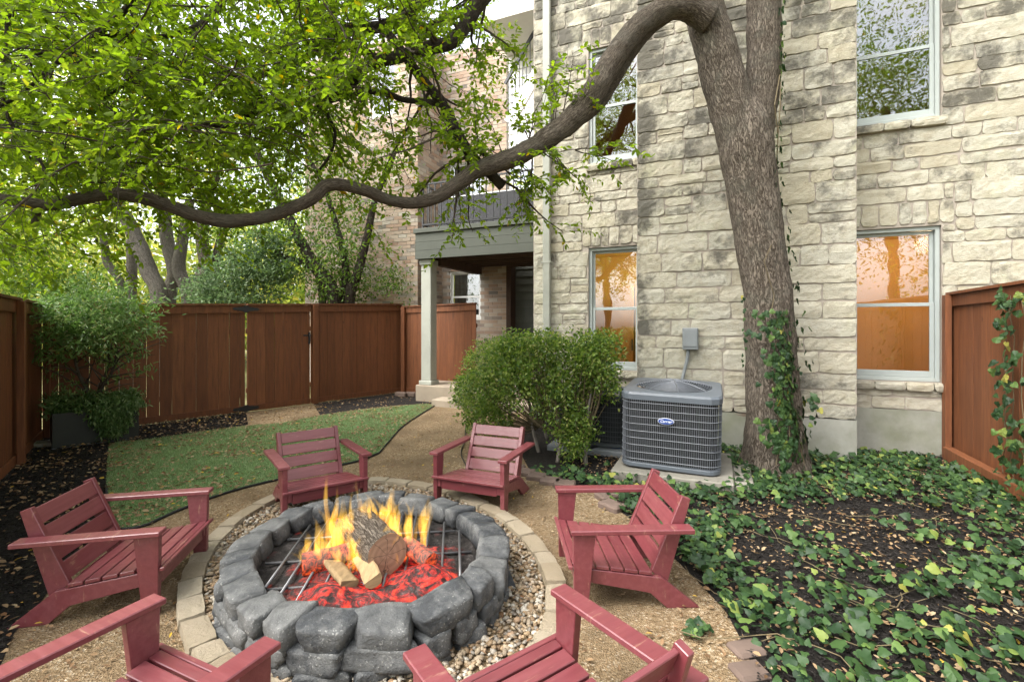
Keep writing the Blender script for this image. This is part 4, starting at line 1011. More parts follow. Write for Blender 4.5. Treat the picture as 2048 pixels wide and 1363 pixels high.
# kerb ring of limestone blocks
KC, KA, KB_, KPH = Vector((-0.976, 3.32)), 1.117, 1.629, 0.585
kerb = thing('kerb_ring', 'ring of pale limestone kerb blocks around the fire pit', 'kerb', (KC.x, KC.y, 0))
kw, nk = 0.125, 38
kp, kper = ell_walk(KC, KA - kw / 2, KB_ - kw / 2, KPH, 720)
kws = [rp.uniform(0.7, 1.35) for _ in range(nk)]; kt = sum(kws); ka_ = 0.0
for kq in kws:
    p, ang = kp[int((ka_ + kq / 2) / kt * 720) % 720]; ka_ += kq
    l = kq / kt * kper - 0.006
    me = bpy.data.meshes.new('block'); bm = bmesh.new(); bmesh.ops.create_cube(bm, size=1.0); bmesh.ops.subdivide_edges(bm, edges=bm.edges, cuts=3, use_grid_fill=True)
    off = Vector((rp.uniform(-9, 9), rp.uniform(-9, 9), 0)); hgt = rp.uniform(0.085, 0.098)
    for v in bm.verts:
        q = v.co; e_ = sum(abs(c_) > 0.49 for c_ in q); f_ = 1 - (0.035 if e_ == 2 else 0.07 if e_ == 3 else 0)
        nn = noise.noise(Vector((q.x * 3, q.y * 3, q.z * 3)) + off) * 0.09
        v.co = (q.x * l * (1 + (0.10 * -q.y)) * f_, q.y * kw * f_ * (1 + nn), q.z * hgt * f_ * (1 + nn))
    bm.to_mesh(me); bm.free()
    link('block', me, 'kerb_stone', kerb, Matrix.Translation((p.x, p.y, hgt / 2 - 0.03 + rp.uniform(-.008, .008))) @ Matrix.Rotation(ang + rp.uniform(-.05, .05), 4, 'Z') @ Matrix.Rotation(rp.uniform(-.06, .06), 4, 'X'))
# river pebbles between kerb and pit
ring_out = [ell(KC, KA - kw, KB_ - kw, KPH, t) for t in np.linspace(0, 2 * math.pi, 80, endpoint=False)]
ring_in = [ell(PITC, PA_ + 0.05, PB_ + 0.05, PPH, t) for t in np.linspace(0, 2 * math.pi, 60, endpoint=False)]
struct(sheet('pebble_bed', ring_out, 0.014, 'granite_fines'))
bm = bmesh.new(); bmesh.ops.create_icosphere(bm, subdivisions=1, radius=1.0); bm.verts.ensure_lookup_table()
IV = np.array([v.co for v in bm.verts]); IF = np.array([[v.index for v in f.verts] for f in bm.faces]); bm.free()
q = scatter(ring_out, 13000); q = q[~inpoly(q[:,0], q[:,1], ring_in)][:8200]; n = len(q)
sz = RNG.uniform(0.008, 0.0165, n) * np.where(RNG.uniform(size=n) < .12, 1.4, 1)
sc3 = np.c_[sz * RNG.uniform(1, 1.6, n), sz * RNG.uniform(.8, 1.15, n), sz * RNG.uniform(.5, .8, n)]
aa = RNG.uniform(0, 6.28, n); tl = RNG.normal(0, .3, n)
V = IV[None] * sc3[:, None, :] * (1 + 0.12 * np.sin(IV[None, :, [1, 2, 0]] * 2.1 + RNG.uniform(0, 6, (n, 1, 3))))
ca, sa_ = np.cos(aa)[:, None], np.sin(aa)[:, None]
X = V[..., 0] * ca - V[..., 1] * sa_; Yv = V[..., 0] * sa_ + V[..., 1] * ca; Z = V[..., 2] + V[..., 0] * np.sin(tl)[:, None]
Vw = np.stack([X + q[:, 0:1], Yv + q[:, 1:2], Z + (0.018 + RNG.uniform(0, .018, n))[:, None]], -1).reshape(-1, 3)
Fw = (IF[None] + (np.arange(n) * len(IV))[:, None, None]).reshape(-1, 3)
pbm = link('pebbles', np_mesh('pebbles', Vw, Fw), 'pebble', None, I4, True)
stuff(tag(pbm, 'tan and white river pebbles between kerb ring and fire pit', 'pebbles'))
# ember bed
em = MB(); NRr, NT = 34, 96
hump = [(G(660, 1192, .2), .17, .115), (G(850, 1160, .2), .17, .125), (G(755, 1190, .2), .12, .035), (G(735, 1100, .2), .22, .045), (G(630, 1130, .2), .18, .020), (G(840, 1100, .2), .18, .03)]
for i in range(NRr + 1):
    for k in range(NT):
        p = ell(PITC, (PA_ - 0.06) * i / NRr, (PB_ - 0.06) * i / NRr, PPH, 2 * math.pi * k / NT)
        z = 0.140 + sum(h_ * math.exp(-((p.x - c.x) ** 2 + (p.y - c.y) ** 2) / r_ ** 2) for c, r_, h_ in hump)
        z += 0.018 * noise.noise(Vector((p.x * 9, p.y * 9, 1))) + 0.016 * abs(noise.noise(Vector((p.x * 24, p.y * 24, 2))))
        em.v.append((p.x, p.y, z))
for i in range(NRr):
    for k in range(NT): em.f.append((i*NT + k, i*NT + (k+1) % NT, (i+1)*NT + (k+1) % NT, (i+1)*NT + k))
stuff(tag(em.build('ember_bed', 'ember', None, I4, True), 'glowing red embers and grey ash filling the fire pit', 'embers'))
# grate
gr = thing('fire_grate', 'grid of grey steel bars lying over the embers', 'grate', (PITC.x, PITC.y, 0.16))
gd_ = Vector((-0.12, 1.0)).normalized(); gx = Vector((gd_.y, -gd_.x))
inn = [ell(PITC, PA_ - 0.09, PB_ - 0.09, PPH, t) for t in np.linspace(0, 2 * math.pi, 90, endpoint=False)]
def clip_bar(o_, d_):
    ts = [t for t in np.linspace(-1.2, 1.2, 241) if inpoly(np.array([o_.x + d_.x * t]), np.array([o_.y + d_.y * t]), inn)[0]]
    return (min(ts), max(ts)) if ts else None
for k in range(-5, 7):
    o_ = PITC + gx * (k * 0.105 + 0.02); r_ = clip_bar(o_, gd_)
    if r_ and r_[1] - r_[0] > 0.15: MB().tube([(*(o_ + gd_ * t), 0.180) for t in r_], 0.008, 8).build('bar', 'steel_bar', gr, smooth=True)
for k in (-0.32, -0.02, 0.30):
    o_ = PITC + gd_ * k; r_ = clip_bar(o_, gx)
    if r_: MB().tube([(*(o_ + gx * t), 0.164) for t in r_], 0.008, 8).build('bar', 'steel_bar', gr, smooth=True)
# logs
def log_thing(label, c0, c1, rad_, bark='bark', end='log_end', seg=18, disp=0.08, flat=None):
    t = thing('log', label, 'log', tuple((Vector(c0) + Vector(c1)) / 2 - Vector((0, 0, rad_))))
    pts_ = [Vector(c0).lerp(Vector(c1), i / 8) for i in range(9)]
    v, f, uv = tube_data(pts_, rad_, seg, False, disp, 7)
    if flat:
        ax = (Vector(c1) - Vector(c0)).normalized(); nf = Vector(flat); nf = (nf - ax * nf.dot(ax)).normalized()
        v2 = []
        for i, p in enumerate(v):
            c_ = pts_[i // seg]; d_ = (p - c_).dot(nf)
            v2.append(p - nf * max(0, d_ - rad_ * 0.15))
        v = v2
    o = uv_mesh('bark', v, f, uv, bark, t)
    ends = MB(); 
    a = (Vector(c1) - Vector(c0)).normalized(); q_ = a.to_track_quat('X', 'Z').to_matrix().to_4x4(); Mx = Matrix.Translation(c0) @ q_; iv = Mx.inverted()
    for ring, rev in ((range(seg), True), (range(len(v) - seg, len(v)), False)):
        ends = MB(); idx = [iv @ (v[i] + a * (-0.002 if rev else 0.002)) for i in ring]; ends.add(idx, [tuple(range(seg))[::-1] if rev else tuple(range(seg))])
        ends.build('cut_end', end, t, Mx)
    return t
def uv_mesh(name, v, f, uv, m, parent, smooth=True):
    me = bpy.data.meshes.new(name); me.from_pydata([tuple(p) for p in v], [], f)
    ul = me.uv_layers.new(name='UVMap'); li = np.zeros(len(me.loops), np.int32); me.loops.foreach_get('vertex_index', li)
    ul.data.foreach_set('uv', np.asarray(uv, np.float32)[li].ravel())
    return link(name, me, m, parent, I4, smooth)
log_thing('thick log with cracked round cut end facing the chairs', at(774, 1108, 2.72), at(716, 1050, 3.12), 0.118)
log_thing('short pale split log pointing left of the thick log', at(700, 1163, 2.50), at(655, 1110, 2.85), 0.048, 'split_wood', 'split_wood', 10, 0.14, (0.5, -0.3, 1))
log_thing('short pale split log tucked under the thick log', at(746, 1158, 2.50), at(722, 1108, 2.80), 0.050, 'split_wood', 'split_wood', 10, 0.14, (-0.4, -0.3, 1))
log_thing('pale smouldering log lying at the left of the flames', at(605, 1128, 2.76), at(700, 1106, 2.86), 0.062, 'glow_log', 'glow_log')
log_thing('charred glowing log across the back of the fire', at(668, 1058, 3.1), at(745, 1066, 3.16), 0.07, 'glow_log', 'glow_log')
log_thing('glowing orange log behind the thick log', at(812, 1086, 2.88), at(862, 1122, 2.74), 0.05, 'glow_log', 'glow_log')
pcn = at(706, 1137, 2.78); pcm = MB()
for i in range(46):
    a = i * 2.4; z = i / 46; r_ = 0.034 * math.sin(math.pi * (0.12 + 0.85 * z)); c_ = pcn + Vector((r_ * math.cos(a), r_ * math.sin(a), (z - .5) * .085)); d_ = Vector((math.cos(a), math.sin(a), .5))
    pcm.bar(c_ - d_ * .004, c_ + d_ * .011, 0.016, 0.004)
tag(pcm.build('pine_cone', 'glow_log'), 'dark red pine cone glowing between the logs', 'pine cone')
# flames
fl = thing('fire', 'tall yellow and orange flames rising from the logs', 'flames', (PITC.x, PITC.y, 0.15))
rfm = random.Random(9)
def flame(px, py, Y, hgt, wd, lean):
    base = at(px, py, Y); n = 14; ring = 8; mb = MB(); ph = rfm.uniform(0, 6); tw = rfm.uniform(0, 3.1)
    for i in range(n + 1):
        t = i / n; w_ = wd * (math.sin(math.pi * (t ** 0.6)) * 0.9 + 0.10 * (1 - t)) * (1 + .25 * math.sin(7 * t + ph)) + 0.0006
        cx_, cy2 = lean * t * t + .024 * math.sin(5.5 * t + ph) * t, .018 * math.cos(4 * t + ph) * t; a0 = tw + 1.1 * t
        for k in range(ring):
            a = 2 * math.pi * k / ring; x, y = w_ * math.cos(a), w_ * 0.6 * math.sin(a)
            mb.v.append((cx_ + x * math.cos(a0) - y * math.sin(a0), cy2 + x * math.sin(a0) + y * math.cos(a0), t))
        if i:
            for k in range(ring): mb.f.append(((i-1)*ring + k, (i-1)*ring + (k+1) % ring, i*ring + (k+1) % ring, i*ring + k))
    mb.f.append(tuple(range(ring))[::-1]); mb.f.append(tuple(range(n*ring, (n+1)*ring)))
    mb.build('flame', 'flame', fl, Matrix.Translation(base) @ Matrix.Diagonal((1, 1, hgt, 1)))
for (x0, x1, y0, y1, Y0, Y1, h0, h1, cnt) in ((608, 705, 1105, 1160, 2.75, 2.95, .14, .30, 26), (655, 720, 1060, 1120, 2.85, 3.0, .15, .34, 14), (715, 800, 1040, 1075, 2.9, 3.15, .14, .30, 18), (770, 850, 1075, 1135, 2.74, 2.95, .13, .32, 20), (700, 730, 1090, 1150, 2.7, 2.8, .12, .24, 6)):
    for _ in range(cnt):
        flame(rfm.uniform(x0, x1), rfm.uniform(y0, y1), rfm.uniform(Y0, Y1), rfm.uniform(h0, h1) * rfm.choice((.6, .9, 1.1, 1.4)), rfm.uniform(0.012, 0.046), rfm.uniform(-.09, .10))

# ================================================================== chairs
def make_chair():
    t = thing('garden_chair', 'x', 'chair')
    m = 'red_paint'
    for sx in (-1, 1):
        x0, x1 = sorted((sx * 0.306, sx * 0.345))
        MB().prism([(0.345, 0), (0.418, 0), (0.424, 0.443), (0.300, 0.443)], 'x', x0, x1).build('front_leg', m, t, bevel=0.003)
        a0, a1 = sorted((sx * 0.290, sx * 0.376))
        MB().box(a0, a1, -0.245, 0.440, 0.444, 0.470).build('arm', m, t, bevel=0.004)
        r0, r1 = sorted((sx * 0.272, sx * 0.305))
        MB().prism([(0.415, 0.168), (0.415, 0.238), (-0.085, 0.172), (-0.300, 0.0), (-0.115, 0.0), (-0.015, 0.088)], 'x', r0, r1).build('side_rail', m, t, bevel=0.003)
        s0, s1 = sorted((sx * 0.238, sx * 0.271))
        MB().prism([(-0.035, 0.192), (-0.125, 0.115), (-0.262, 0.600), (-0.212, 0.618)], 'x', s0, s1).build('back_stile', m, t, bevel=0.003)
    nS = 6; ya, za, yb, zb = 0.452, 0.246, -0.035, 0.184
    L = math.hypot(ya - yb, za - zb); dirv = Vector((0, (yb - ya) / L, (zb - za) / L)); up = Vector((0, -dirv.z, dirv.y)); up = up if up.z > 0 else -up
    wS = L / nS
    for i in range(nS):
        h_ = 0.345 if i == 0 else 0.303
        p = Vector((0, ya, za)) + dirv * (wS * i + 0.002); q_ = Vector((0, ya, za)) + dirv * (wS * (i + 1) - 0.009)
        if i == 0:                              # front slat: ears in front of the legs
            MB().prism([(p.y, p.z), (0.4265, p.z - 0.0035), (0.4265, p.z - 0.0035 + 0.02), (p.y, p.z + 0.02)][::-1], 'x', -0.345, 0.345).build('seat_slat', m, t, bevel=0.003)
            p = Vector((0, 0.4255, za - 0.0035))
        v = []
        for x in (-h_ if i else -0.3035, h_ if i else 0.3035):
            v += [(x, p.y, p.z), (x, q_.y, q_.z), (x, q_.y + up.y * .02, q_.z + up.z * .02), (x, p.y + up.y * .02, p.z + up.z * .02)]
        MB().add(v, [(0,1,2,3), (7,6,5,4), (0,4,5,1), (1,5,6,2), (2,6,7,3), (3,7,4,0)]).build('seat_slat', m, t, bevel=0.003)
    MB().box(-0.270, 0.270, 0.385, 0.410, 0.150, 0.232).build('front_apron', m, t, bevel=0.003)
    a = Vector((0, -0.048, 0.205)); b = Vector((0, -0.2165, 0.610)); d_ = (b - a).normalized(); nb_ = Vector((0, -d_.z, d_.y)); LL = (b - a).length; wv = LL / 4
    for i in range(4):
        p = a + d_ * (wv * i + (0.012 if i else 0.004)); q_ = a + d_ * (wv * (i + 1) - 0.006); v = []
        for x in (-0.2375, 0.2375): v += [(x, *p.yz), (x, *q_.yz), (x, *(q_ + nb_ * .02).yz), (x, *(p + nb_ * .02).yz)]
        MB().add(v, [(0,1,2,3), (7,6,5,4), (0,4,5,1), (1,5,6,2), (2,6,7,3), (3,7,4,0)]).build('back_slat', m, t, bevel=0.003)
    MB().box(-0.237, 0.237, -0.225, -0.195, 0.41, 0.444).build('arm_brace', m, t, bevel=0.003)
    return t
def copy_tree(o, parent=None):
    c = o.copy(); COL.objects.link(c); c.parent = parent
    for ch in list(o.children): copy_tree(ch, c)
    return c
CH = [(-1.687, 4.049, 3.781, 'red slatted garden chair on the turf edge, back towards the gate'),
      (-0.207, 4.200, 2.746, 'red slatted garden chair in front of the clipped bush'),
      (-2.277, 2.674, -1.351, 'red slatted garden chair beside the side fence mulch, facing the house'),
      (0.706, 2.794, 1.601, 'red slatted garden chair at the ivy bed in front of the condenser'),
      (-1.260, 1.355, -0.423, 'red slatted garden chair across the pit from the chair by the bush'),
      (0.173, 1.407, 0.625, 'red slatted garden chair next to the ivy bed chair, facing the gate')]
c0 = make_chair(); sets = [c0] + [copy_tree(c0) for _ in CH[1:]]
for o, (x, y, th, lab) in zip(sets, CH):
    o.location = (x * 1.0667, y * 1.0667, 0.005); o.rotation_euler = (0, 0, th); tag(o, lab, 'chair', 'red chairs around the fire pit')

# ================================================================== the big tree
rT = random.Random(33); NT_ = np.random.default_rng(33)
class Grower:                                   # collects twigs and leaves
    def __init__(s, rng): s.v = []; s.f = []; s.P = []; s.D = []; s.rng = rng
    def tube(s, pts, rad, n):
        v, f, _ = tube_data(pts, rad, n, False); k = len(s.v); s.v += v; s.f += [tuple(i + k for i in q) for q in f]
    def path(s, p, d, length, wander, droop, nseg):
        p = Vector(p); d = Vector(d).normalized(); out = [p.copy()]; st = length / nseg
        for i in range(nseg):
            d = (d + Vector((s.rng.gauss(0, wander), s.rng.gauss(0, wander), s.rng.gauss(0, wander * .7) - droop))).normalized()
            p = p + d * st; out.append(p.copy())
        return out
    def twig(s, p, d, length, leaves, r0=0.003, droop=0.04):
        pts = s.path(p, d, length, 0.16, droop, 6); s.tube(pts, [r0 * (1 - .8 * i / 6) for i in range(7)], 3)
        for j in range(leaves):
            t = 0.2 + 0.8 * (j + s.rng.random()) / leaves; k = min(int(t * 6), 5); q = pts[k].lerp(pts[k+1], t * 6 - k)
            ax = (pts[k+1] - pts[k]).normalized(); sd = ax.cross(Vector((s.rng.gauss(0,.4), s.rng.gauss(0,.4), 1))).normalized() * (1 if j % 2 else -1)
            s.P.append(q); s.D.append(ax * 0.6 + sd * 0.9 + Vector((s.rng.gauss(0,.3), s.rng.gauss(0,.3), s.rng.gauss(-.15,.3))))
    def branchlet(s, p, d, length, twigs, leaves, r0=0.012, tl=(0.25, 0.55), wander=0.14, droop=0.02):
        pts = s.path(p, d, length, wander, droop, 9); s.tube(pts, [r0 * (1 - .75 * i / 9) for i in range(10)], 5)
        for j in range(twigs):
            t = 0.15 + 0.85 * (j + s.rng.random()) / twigs; k = min(int(t * 9), 8); q = pts[k].lerp(pts[k+1], t * 9 - k)
            ax = (pts[k+1] - pts[k]).normalized(); dd = (ax * 0.7 + Vector((s.rng.gauss(0,.8), s.rng.gauss(0,.8), s.rng.gauss(-.05,.45)))).normalized()
            s.twig(q, dd, s.rng.uniform(*tl), leaves)
    def twig_obj(s, name, m, parent):
        mb = MB(); mb.v = [tuple(p) for p in s.v]; mb.f = s.f; return mb.build(name, m, parent, I4, True)
    def leaf_obj(s, name, m, parent, L, W, **k):
        n = len(s.P); P = np.array([tuple(p) for p in s.P]); D = np.array([tuple(d) for d in s.D])
        return stuff(leaf_obj(name, m, parent, P, D, RNG.uniform(*L, n), RNG.uniform(*W, n), **k))
tree = thing('shade_tree', 'large tree with furrowed trunk and long limb reaching over the yard', 'tree', G(1550, 940)[:])
TY = 5.24
def px_path(lst, Y0, Y1=None, step=0.05, k=0.83):        # (x, y, width px) list with depth running Y0 -> Y1
    Y1 = Y0 if Y1 is None else Y1; n = len(lst); ct = []
    for i, (x, y, w_) in enumerate(lst):
        Y = Y0 + (Y1 - Y0) * i / (n - 1); ct.append((at(x, y, Y), k * w_ / 2 / FPX * Y))
    return smooth_path(ct, step)
def limb(name, lst, Y0, Y1, m='bark', seg=20, disp=0.07, freq=5, step=0.045, par=None, k=0.84):
    P_, r_ = px_path(lst, Y0, Y1, step, k); v, f, uv = tube_data(P_, r_, seg, True, disp, freq)
    return uv_mesh(name, v, f, uv, m, par or tree), P_, r_
# trunk with root flare
P_, r_ = px_path([(1556,985,190),(1554,945,160),(1551,905,136),(1547,840,120),(1543,740,114),(1535,600,106),(1518,470,108),(1503,370,114),(1493,300,122),(1490,255,112),(1488,215,80),(1488,180,30)], TY, TY)
v, f, uv = tube_data(P_, r_, 40, True, 0.06, 4.5)
for i, p in enumerate(v):                        # buttress roots
    if p.z < 0.55:
        c_ = Vector((P_[i // 40].x, P_[i // 40].y, p.z)); d_ = p - c_; a = math.atan2(d_.y, d_.x); k = (0.55 - p.z) / 0.55
        v[i] = c_ + d_ * (1 + 0.16 * k * max(0, math.sin(a * 3 + 0.7)))
uv_mesh('trunk', v, f, uv, 'bark', tree)
limb('limb', [(1496,360,50),(1484,300,92),(1471,245,102),(1456,190,98),(1434,110,94),(1414,40,88),(1402,-40,82),(1385,-180,72),(1330,-420,52)], TY, TY + 0.1, seg=30)
limb('limb', [(1506,370,40),(1510,310,60),(1514,265,70),(1520,215,74),(1527,140,77),(1528,60,76),(1528,-30,72),(1540,-200,62),(1600,-430,45)], TY, TY + 0.1, seg=26)
main, LP_, LR_ = limb('limb', [(1418,40,58),(1375,16,54),(1335,18,49),(1295,38,47),(1258,75,48),(1222,125,51),(1190,180,53),(1155,228,52),(1110,266,47),(1060,298,42),(1010,322,39),(960,338,36),(918,365,32),(880,392,28),(835,405,25),(785,402,24),(735,383,25),(690,370,26),(650,373,28),(625,396,27),(580,418,27),(520,436,28),(450,442,29),(395,432,28),(340,412,28),(280,394,27),(220,388,26),(160,397,26),(100,410,25),(50,404,23),(-20,398,22),(-150,410,18),(-300,380,13)], TY - 0.1, 3.35, seg=28, disp=0.13, freq=8, k=0.92)
limb('limb', [(1340,30,40),(1296,62,46),(1262,104,48),(1228,160,48),(1196,210,46),(1155,244,40)], TY - 0.08, TY - 0.28, seg=18, k=0.55)
limb('branch_stub', [(72,412,20),(72,432,17),(68,448,11)], 3.62, 3.55, seg=10)
B = []
def bough(lst, Y0, Y1, m='dark_bark', seg=12):
    o, p, r = limb('bough', lst, Y0, Y1, m, seg, 0.10, 9, k=0.8); B.append((p, r)); return p, r
bough([(1120,-190,58),(1040,-90,46),(962,0,38),(934,45,35),(905,84,33),(855,97,32),(790,116,31),(736,130,28),(690,180,22),(640,195,18),(590,203,16),(540,212,14),(500,230,13),(465,252,11),(400,250,9),(330,262,8),(270,266,6)], 5.2, 4.0)
bough([(920,-120,34),(846,0,28),(805,32,27),(770,50,26),(736,60,25),(700,56,24),(665,78,22),(625,105,20),(580,128,18),(530,148,16),(480,152,14),(420,138,12),(360,124,11),(300,133,10),(250,168,8),(195,206,6)], 5.4, 4.2)
bough([(668,40,17),(620,25,15),(590,8,13),(560,-20,10)], 4.9, 4.7)
bough([(770,60,22),(805,105,23),(841,155,24),(868,185,24),(884,205,24),(900,235,25),(914,262,25),(935,300,26),(955,325,28),(985,352,26),(1004,372,24)], 5.0, 4.75)
bough([(884,208,16),(850,204,15),(805,199,14),(773,186,13),(740,184,12),(700,190,10),(640,210,8),(560,240,6)], 4.95, 4.3)
bough([(680,110,12),(650,140,11),(640,175,10),(655,230,9),(670,265,8),(660,310,7),(630,350,5)], 4.6, 4.4)
bough([(300,-60,18),(250,20,14),(180,80,12),(110,130,10),(40,190,8),(-40,230,6)], 4.0, 3.4)
bough([(480,-60,22),(430,20,16),(380,60,13),(310,75,11),(230,70,9),(150,90,7),(70,110,5)], 4.4, 3.6)
bough([(20,-80,14),(15,60,11),(5,190,9),(30,260,8),(85,330,6),(120,400,4)], 3.6, 3.4)
bough([(290,275,9),(250,300,8),(245,350,6),(270,390,5)], 4.2, 3.9)
bough([(1400,-180,60),(1290,-260,46),(1120,-300,40),(900,-320,32),(600,-340,26),(200,-360,16)], 5.2, 3.8)
gw = Grower(rT)
for p, r in B:
    L_ = sum((p[i+1] - p[i]).length for i in range(len(p) - 1)); nB = int(L_ * 7)
    for j in range(nB):
        k = int(len(p) * (0.18 + 0.8 * rT.random())); k = min(k, len(p) - 2); ax = (p[k+1] - p[k]).normalized()
        if p[k].z > 6.5 and rT.random() < 0.5: continue
        d_ = ax * 0.5 + Vector((rT.gauss(-.15, .8), rT.gauss(0, .8), rT.gauss(0.05, .5)))
        gw.branchlet(p[k], d_, rT.uniform(.5, 1.1), 7, 14, min(0.02, max(0.005, r[k] * 0.35)))
def spray(px, py, Y, n_tw=8, ln=None, dirv=None):
    d_ = dirv or Vector((rT.gauss(-.4, .7), rT.gauss(0, .8), rT.gauss(-.05, .35)))
    gw.branchlet(at(px, py, Y), d_, ln or rT.uniform(.6, 1.2), n_tw, 14, 0.007)
for _ in range(380):
    x, y = rT.uniform(-160, 800), rT.uniform(-170, 400)
    if x > 560 and y > 120 and rT.random() < 0.8: continue
    spray(x, y, rT.uniform(3.4, 6.6))
for _ in range(24): spray(rT.uniform(760, 960), rT.uniform(-160, 20), rT.uniform(4.6, 6.4), 6)
for _ in range(34): spray(rT.uniform(-150, 210), rT.uniform(260, 450), rT.uniform(3.8, 6.0), 6, .8)
for _ in range(8): spray(rT.uniform(820, 980), rT.uniform(40, 110), rT.uniform(4.8, 5.4), 5, .6)
# small shoots on the long limb near the house
for (x, y, dx, dz) in ((1060,290,-.1,.5),(1010,318,-.5,.4),(985,330,-.7,.35),(1050,300,.4,.5),(1105,262,.2,.6),(1080,300,.5,-.5),(1040,330,.3,-.5),(1100,300,.6,-.35),(1065,315,.2,-.7),(1010,340,0,-.5),(940,310,-.4,.4),(930,290,-.5,.2),(1125,240,.2,.35),(960,330,-.2,.5),(1150,300,.8,-.3)):
    for _ in range(2): gw.branchlet(at(x, y, rT.uniform(4.72, 4.92)), Vector((dx + rT.gauss(0,.2), rT.gauss(-.2,.3), dz + rT.gauss(0,.15))), rT.uniform(.35, .7), 6, 9, .007, (.15, .35))
# the unseen top of the crown, above the yard
for _ in range(60):
    gw.branchlet(Vector((rT.uniform(-4.5, 5.5), rT.uniform(0.5, 6.0), rT.uniform(6.2, 9.0))), Vector((rT.gauss(0, 1), rT.gauss(0, 1), rT.gauss(0, .3))), 1.4, 7, 9, .014)
gw.twig_obj('twigs', 'twig', tree)['kind'] = 'stuff'
gw.leaf_obj('crown', 'canopy_leaf', tree, (0.040, 0.078), (0.021, 0.040), fold=0.18, curl=0.12)

# ================================================================== trees beyond the fence
def back_tree(name, label, stems, crown, lm, bark, leafL, leafW, n_clump, per, rng, spread=.32, group=None):
    """stems: list of (px polyline, Y); crown: list of (px, py, Y, rx, ry, rz)."""
    b0 = stems[0]; x0, y0, _w = b0[0][0]; base = at(x0, y0, b0[1]); base.z = 0
    t = thing(name, label, 'tree', base[:], 0, group)
    for lst, Y in stems:
        p0 = at(lst[0][0], lst[0][1], Y); r0 = lst[0][2] / 2 / FPX * Y
        ct = [(Vector((p0.x, p0.y, 0)), r0 * 1.15)] + [(at(x, y, Y), w_ / 2 / FPX * Y) for x, y, w_ in lst]
        P_, r_ = smooth_path(ct, .12); v, f, uv = tube_data(P_, r_, 14, True, 0.08, 4)
        uv_mesh('trunk' if lst is stems[0][0] else 'stem', v, f, uv, bark, t)
    Ps, Ds = [], []
    nr = np.random.default_rng(rng); tot = sum(c[3] * c[5] for c in crown)
    for (x, y, Y, rx, ry, rz) in crown:
        c_ = np.array(at(x, y, Y)); m_ = max(4, int(n_clump * rx * rz / tot))
        for q in blob_shell(c_, (rx, ry, rz), m_, nr, 0.42):
            Ps.append(q + nr.normal(size=(per, 3)) * np.array([spread, spread, spread * .55])); Ds.append(nr.normal(size=(per, 3)) + np.array([0, 0, -.35]))
    P = np.concatenate(Ps); D = np.concatenate(Ds); P[:, 2] = np.maximum(P[:, 2], 0.1); n = len(P)
    stuff(leaf_obj('crown', lm, t, P, D, nr.uniform(*leafL, n), nr.uniform(*leafW, n), fold=.2, curl=.15))
    return t
GRP = 'trees beyond the fence'
back_tree('yard_tree', 'leaning grey trunk tree beyond the fence near the planter', [([(320,600,30),(300,548,30),(278,490,28),(250,430,24),(212,380,18),(190,300,12)], 11.0)], [(150,250,11,2.2,1.5,1.5),(60,420,10.5,1.6,1.2,.9),(250,330,11,1.4,1.2,.9)], 'wood_leaf', 'pale_bark', (.07,.12), (.035,.06), 190, 26, 1, .34, GRP)
back_tree('yard_tree', 'forked pale trunk tree beyond the fence middle', [([(338,600,24),(350,545,26),(334,480,24),(326,400,20),(300,300,14)], 12.2), ([(378,600,26),(358,540,24),(364,485,20),(380,400,16)], 12.0)], [(330,230,12.5,2.2,1.5,1.7),(420,330,12.5,1.5,1.2,.9)], 'wood_leaf', 'pale_bark', (.07,.12), (.035,.06), 150, 26, 2, .36, GRP)
back_tree('yard_tree', 'dark forked trunk tree beyond the fence left of the gate', [([(398,600,34),(412,530,26),(404,470,22),(420,380,18),(470,260,12)], 11.6), ([(414,600,22),(424,560,20),(436,500,16),(460,400,10)], 11.8)], [(470,250,11.8,2.0,1.4,1.6),(560,330,11.6,1.2,1,.9)], 'yard_tree_leaf', 'bark', (.06,.11), (.03,.055), 110, 26, 3, .32, GRP)
back_tree('yard_tree', 'thin curving grey trunk tree behind the planter tree', [([(246,600,14),(240,562,14),(214,524,14),(208,480,13),(190,440,11)], 11.5), ([(262,600,18),(264,540,18),(262,480,17)], 12.5)], [(110,480,12.5,1.6,1.2,.7),(30,520,12,1.4,1.2,.8)], 'wood_leaf', 'pale_bark', (.07,.12), (.035,.06), 60, 24, 4, .34, GRP)
back_tree('yard_tree', 'multi stemmed dark tree in front of the brick house', [([(668,600,26),(640,545,24),(605,490,20),(575,430,18),(545,370,16),(515,310,15),(488,255,14),(470,200,10)], 10.9), ([(700,600,20),(716,545,18),(735,470,15),(750,400,12),(780,330,10),(800,270,6)], 11.0), ([(690,600,18),(690,520,15),(672,450,12),(650,380,9),(600,280,6)], 11.1), ([(640,560,14),(560,510,12),(510,460,9)], 10.9)],
          [(600,450,10.8,1.5,1.0,1.1),(690,480,10.9,1.0,.8,1.0),(560,330,10.8,1.5,1.0,1.0),(640,250,10.9,1.3,.9,.8),(770,330,11.0,.5,.4,.6),(700,380,11.0,.8,.6,.7),(470,440,10.9,1.2,.8,1.0),(520,530,10.8,1.0,.7,.7),(640,550,10.8,.9,.6,.6)], 'yard_tree_leaf', 'dark_bark', (.055,.10), (.03,.052), 330, 24, 5, .26, GRP)
back_tree('evergreen_shrub', 'grey green dense shrub just behind the gate', [([(478,640,12),(478,615,8)], 10.6)], [(480,570,10.6,1.05,.7,.75),(540,520,10.8,.8,.6,.7),(430,590,10.4,.6,.5,.5)], 'evergreen_leaf', 'dark_bark', (.06,.10), (.03,.045), 260, 34, 6, .16)
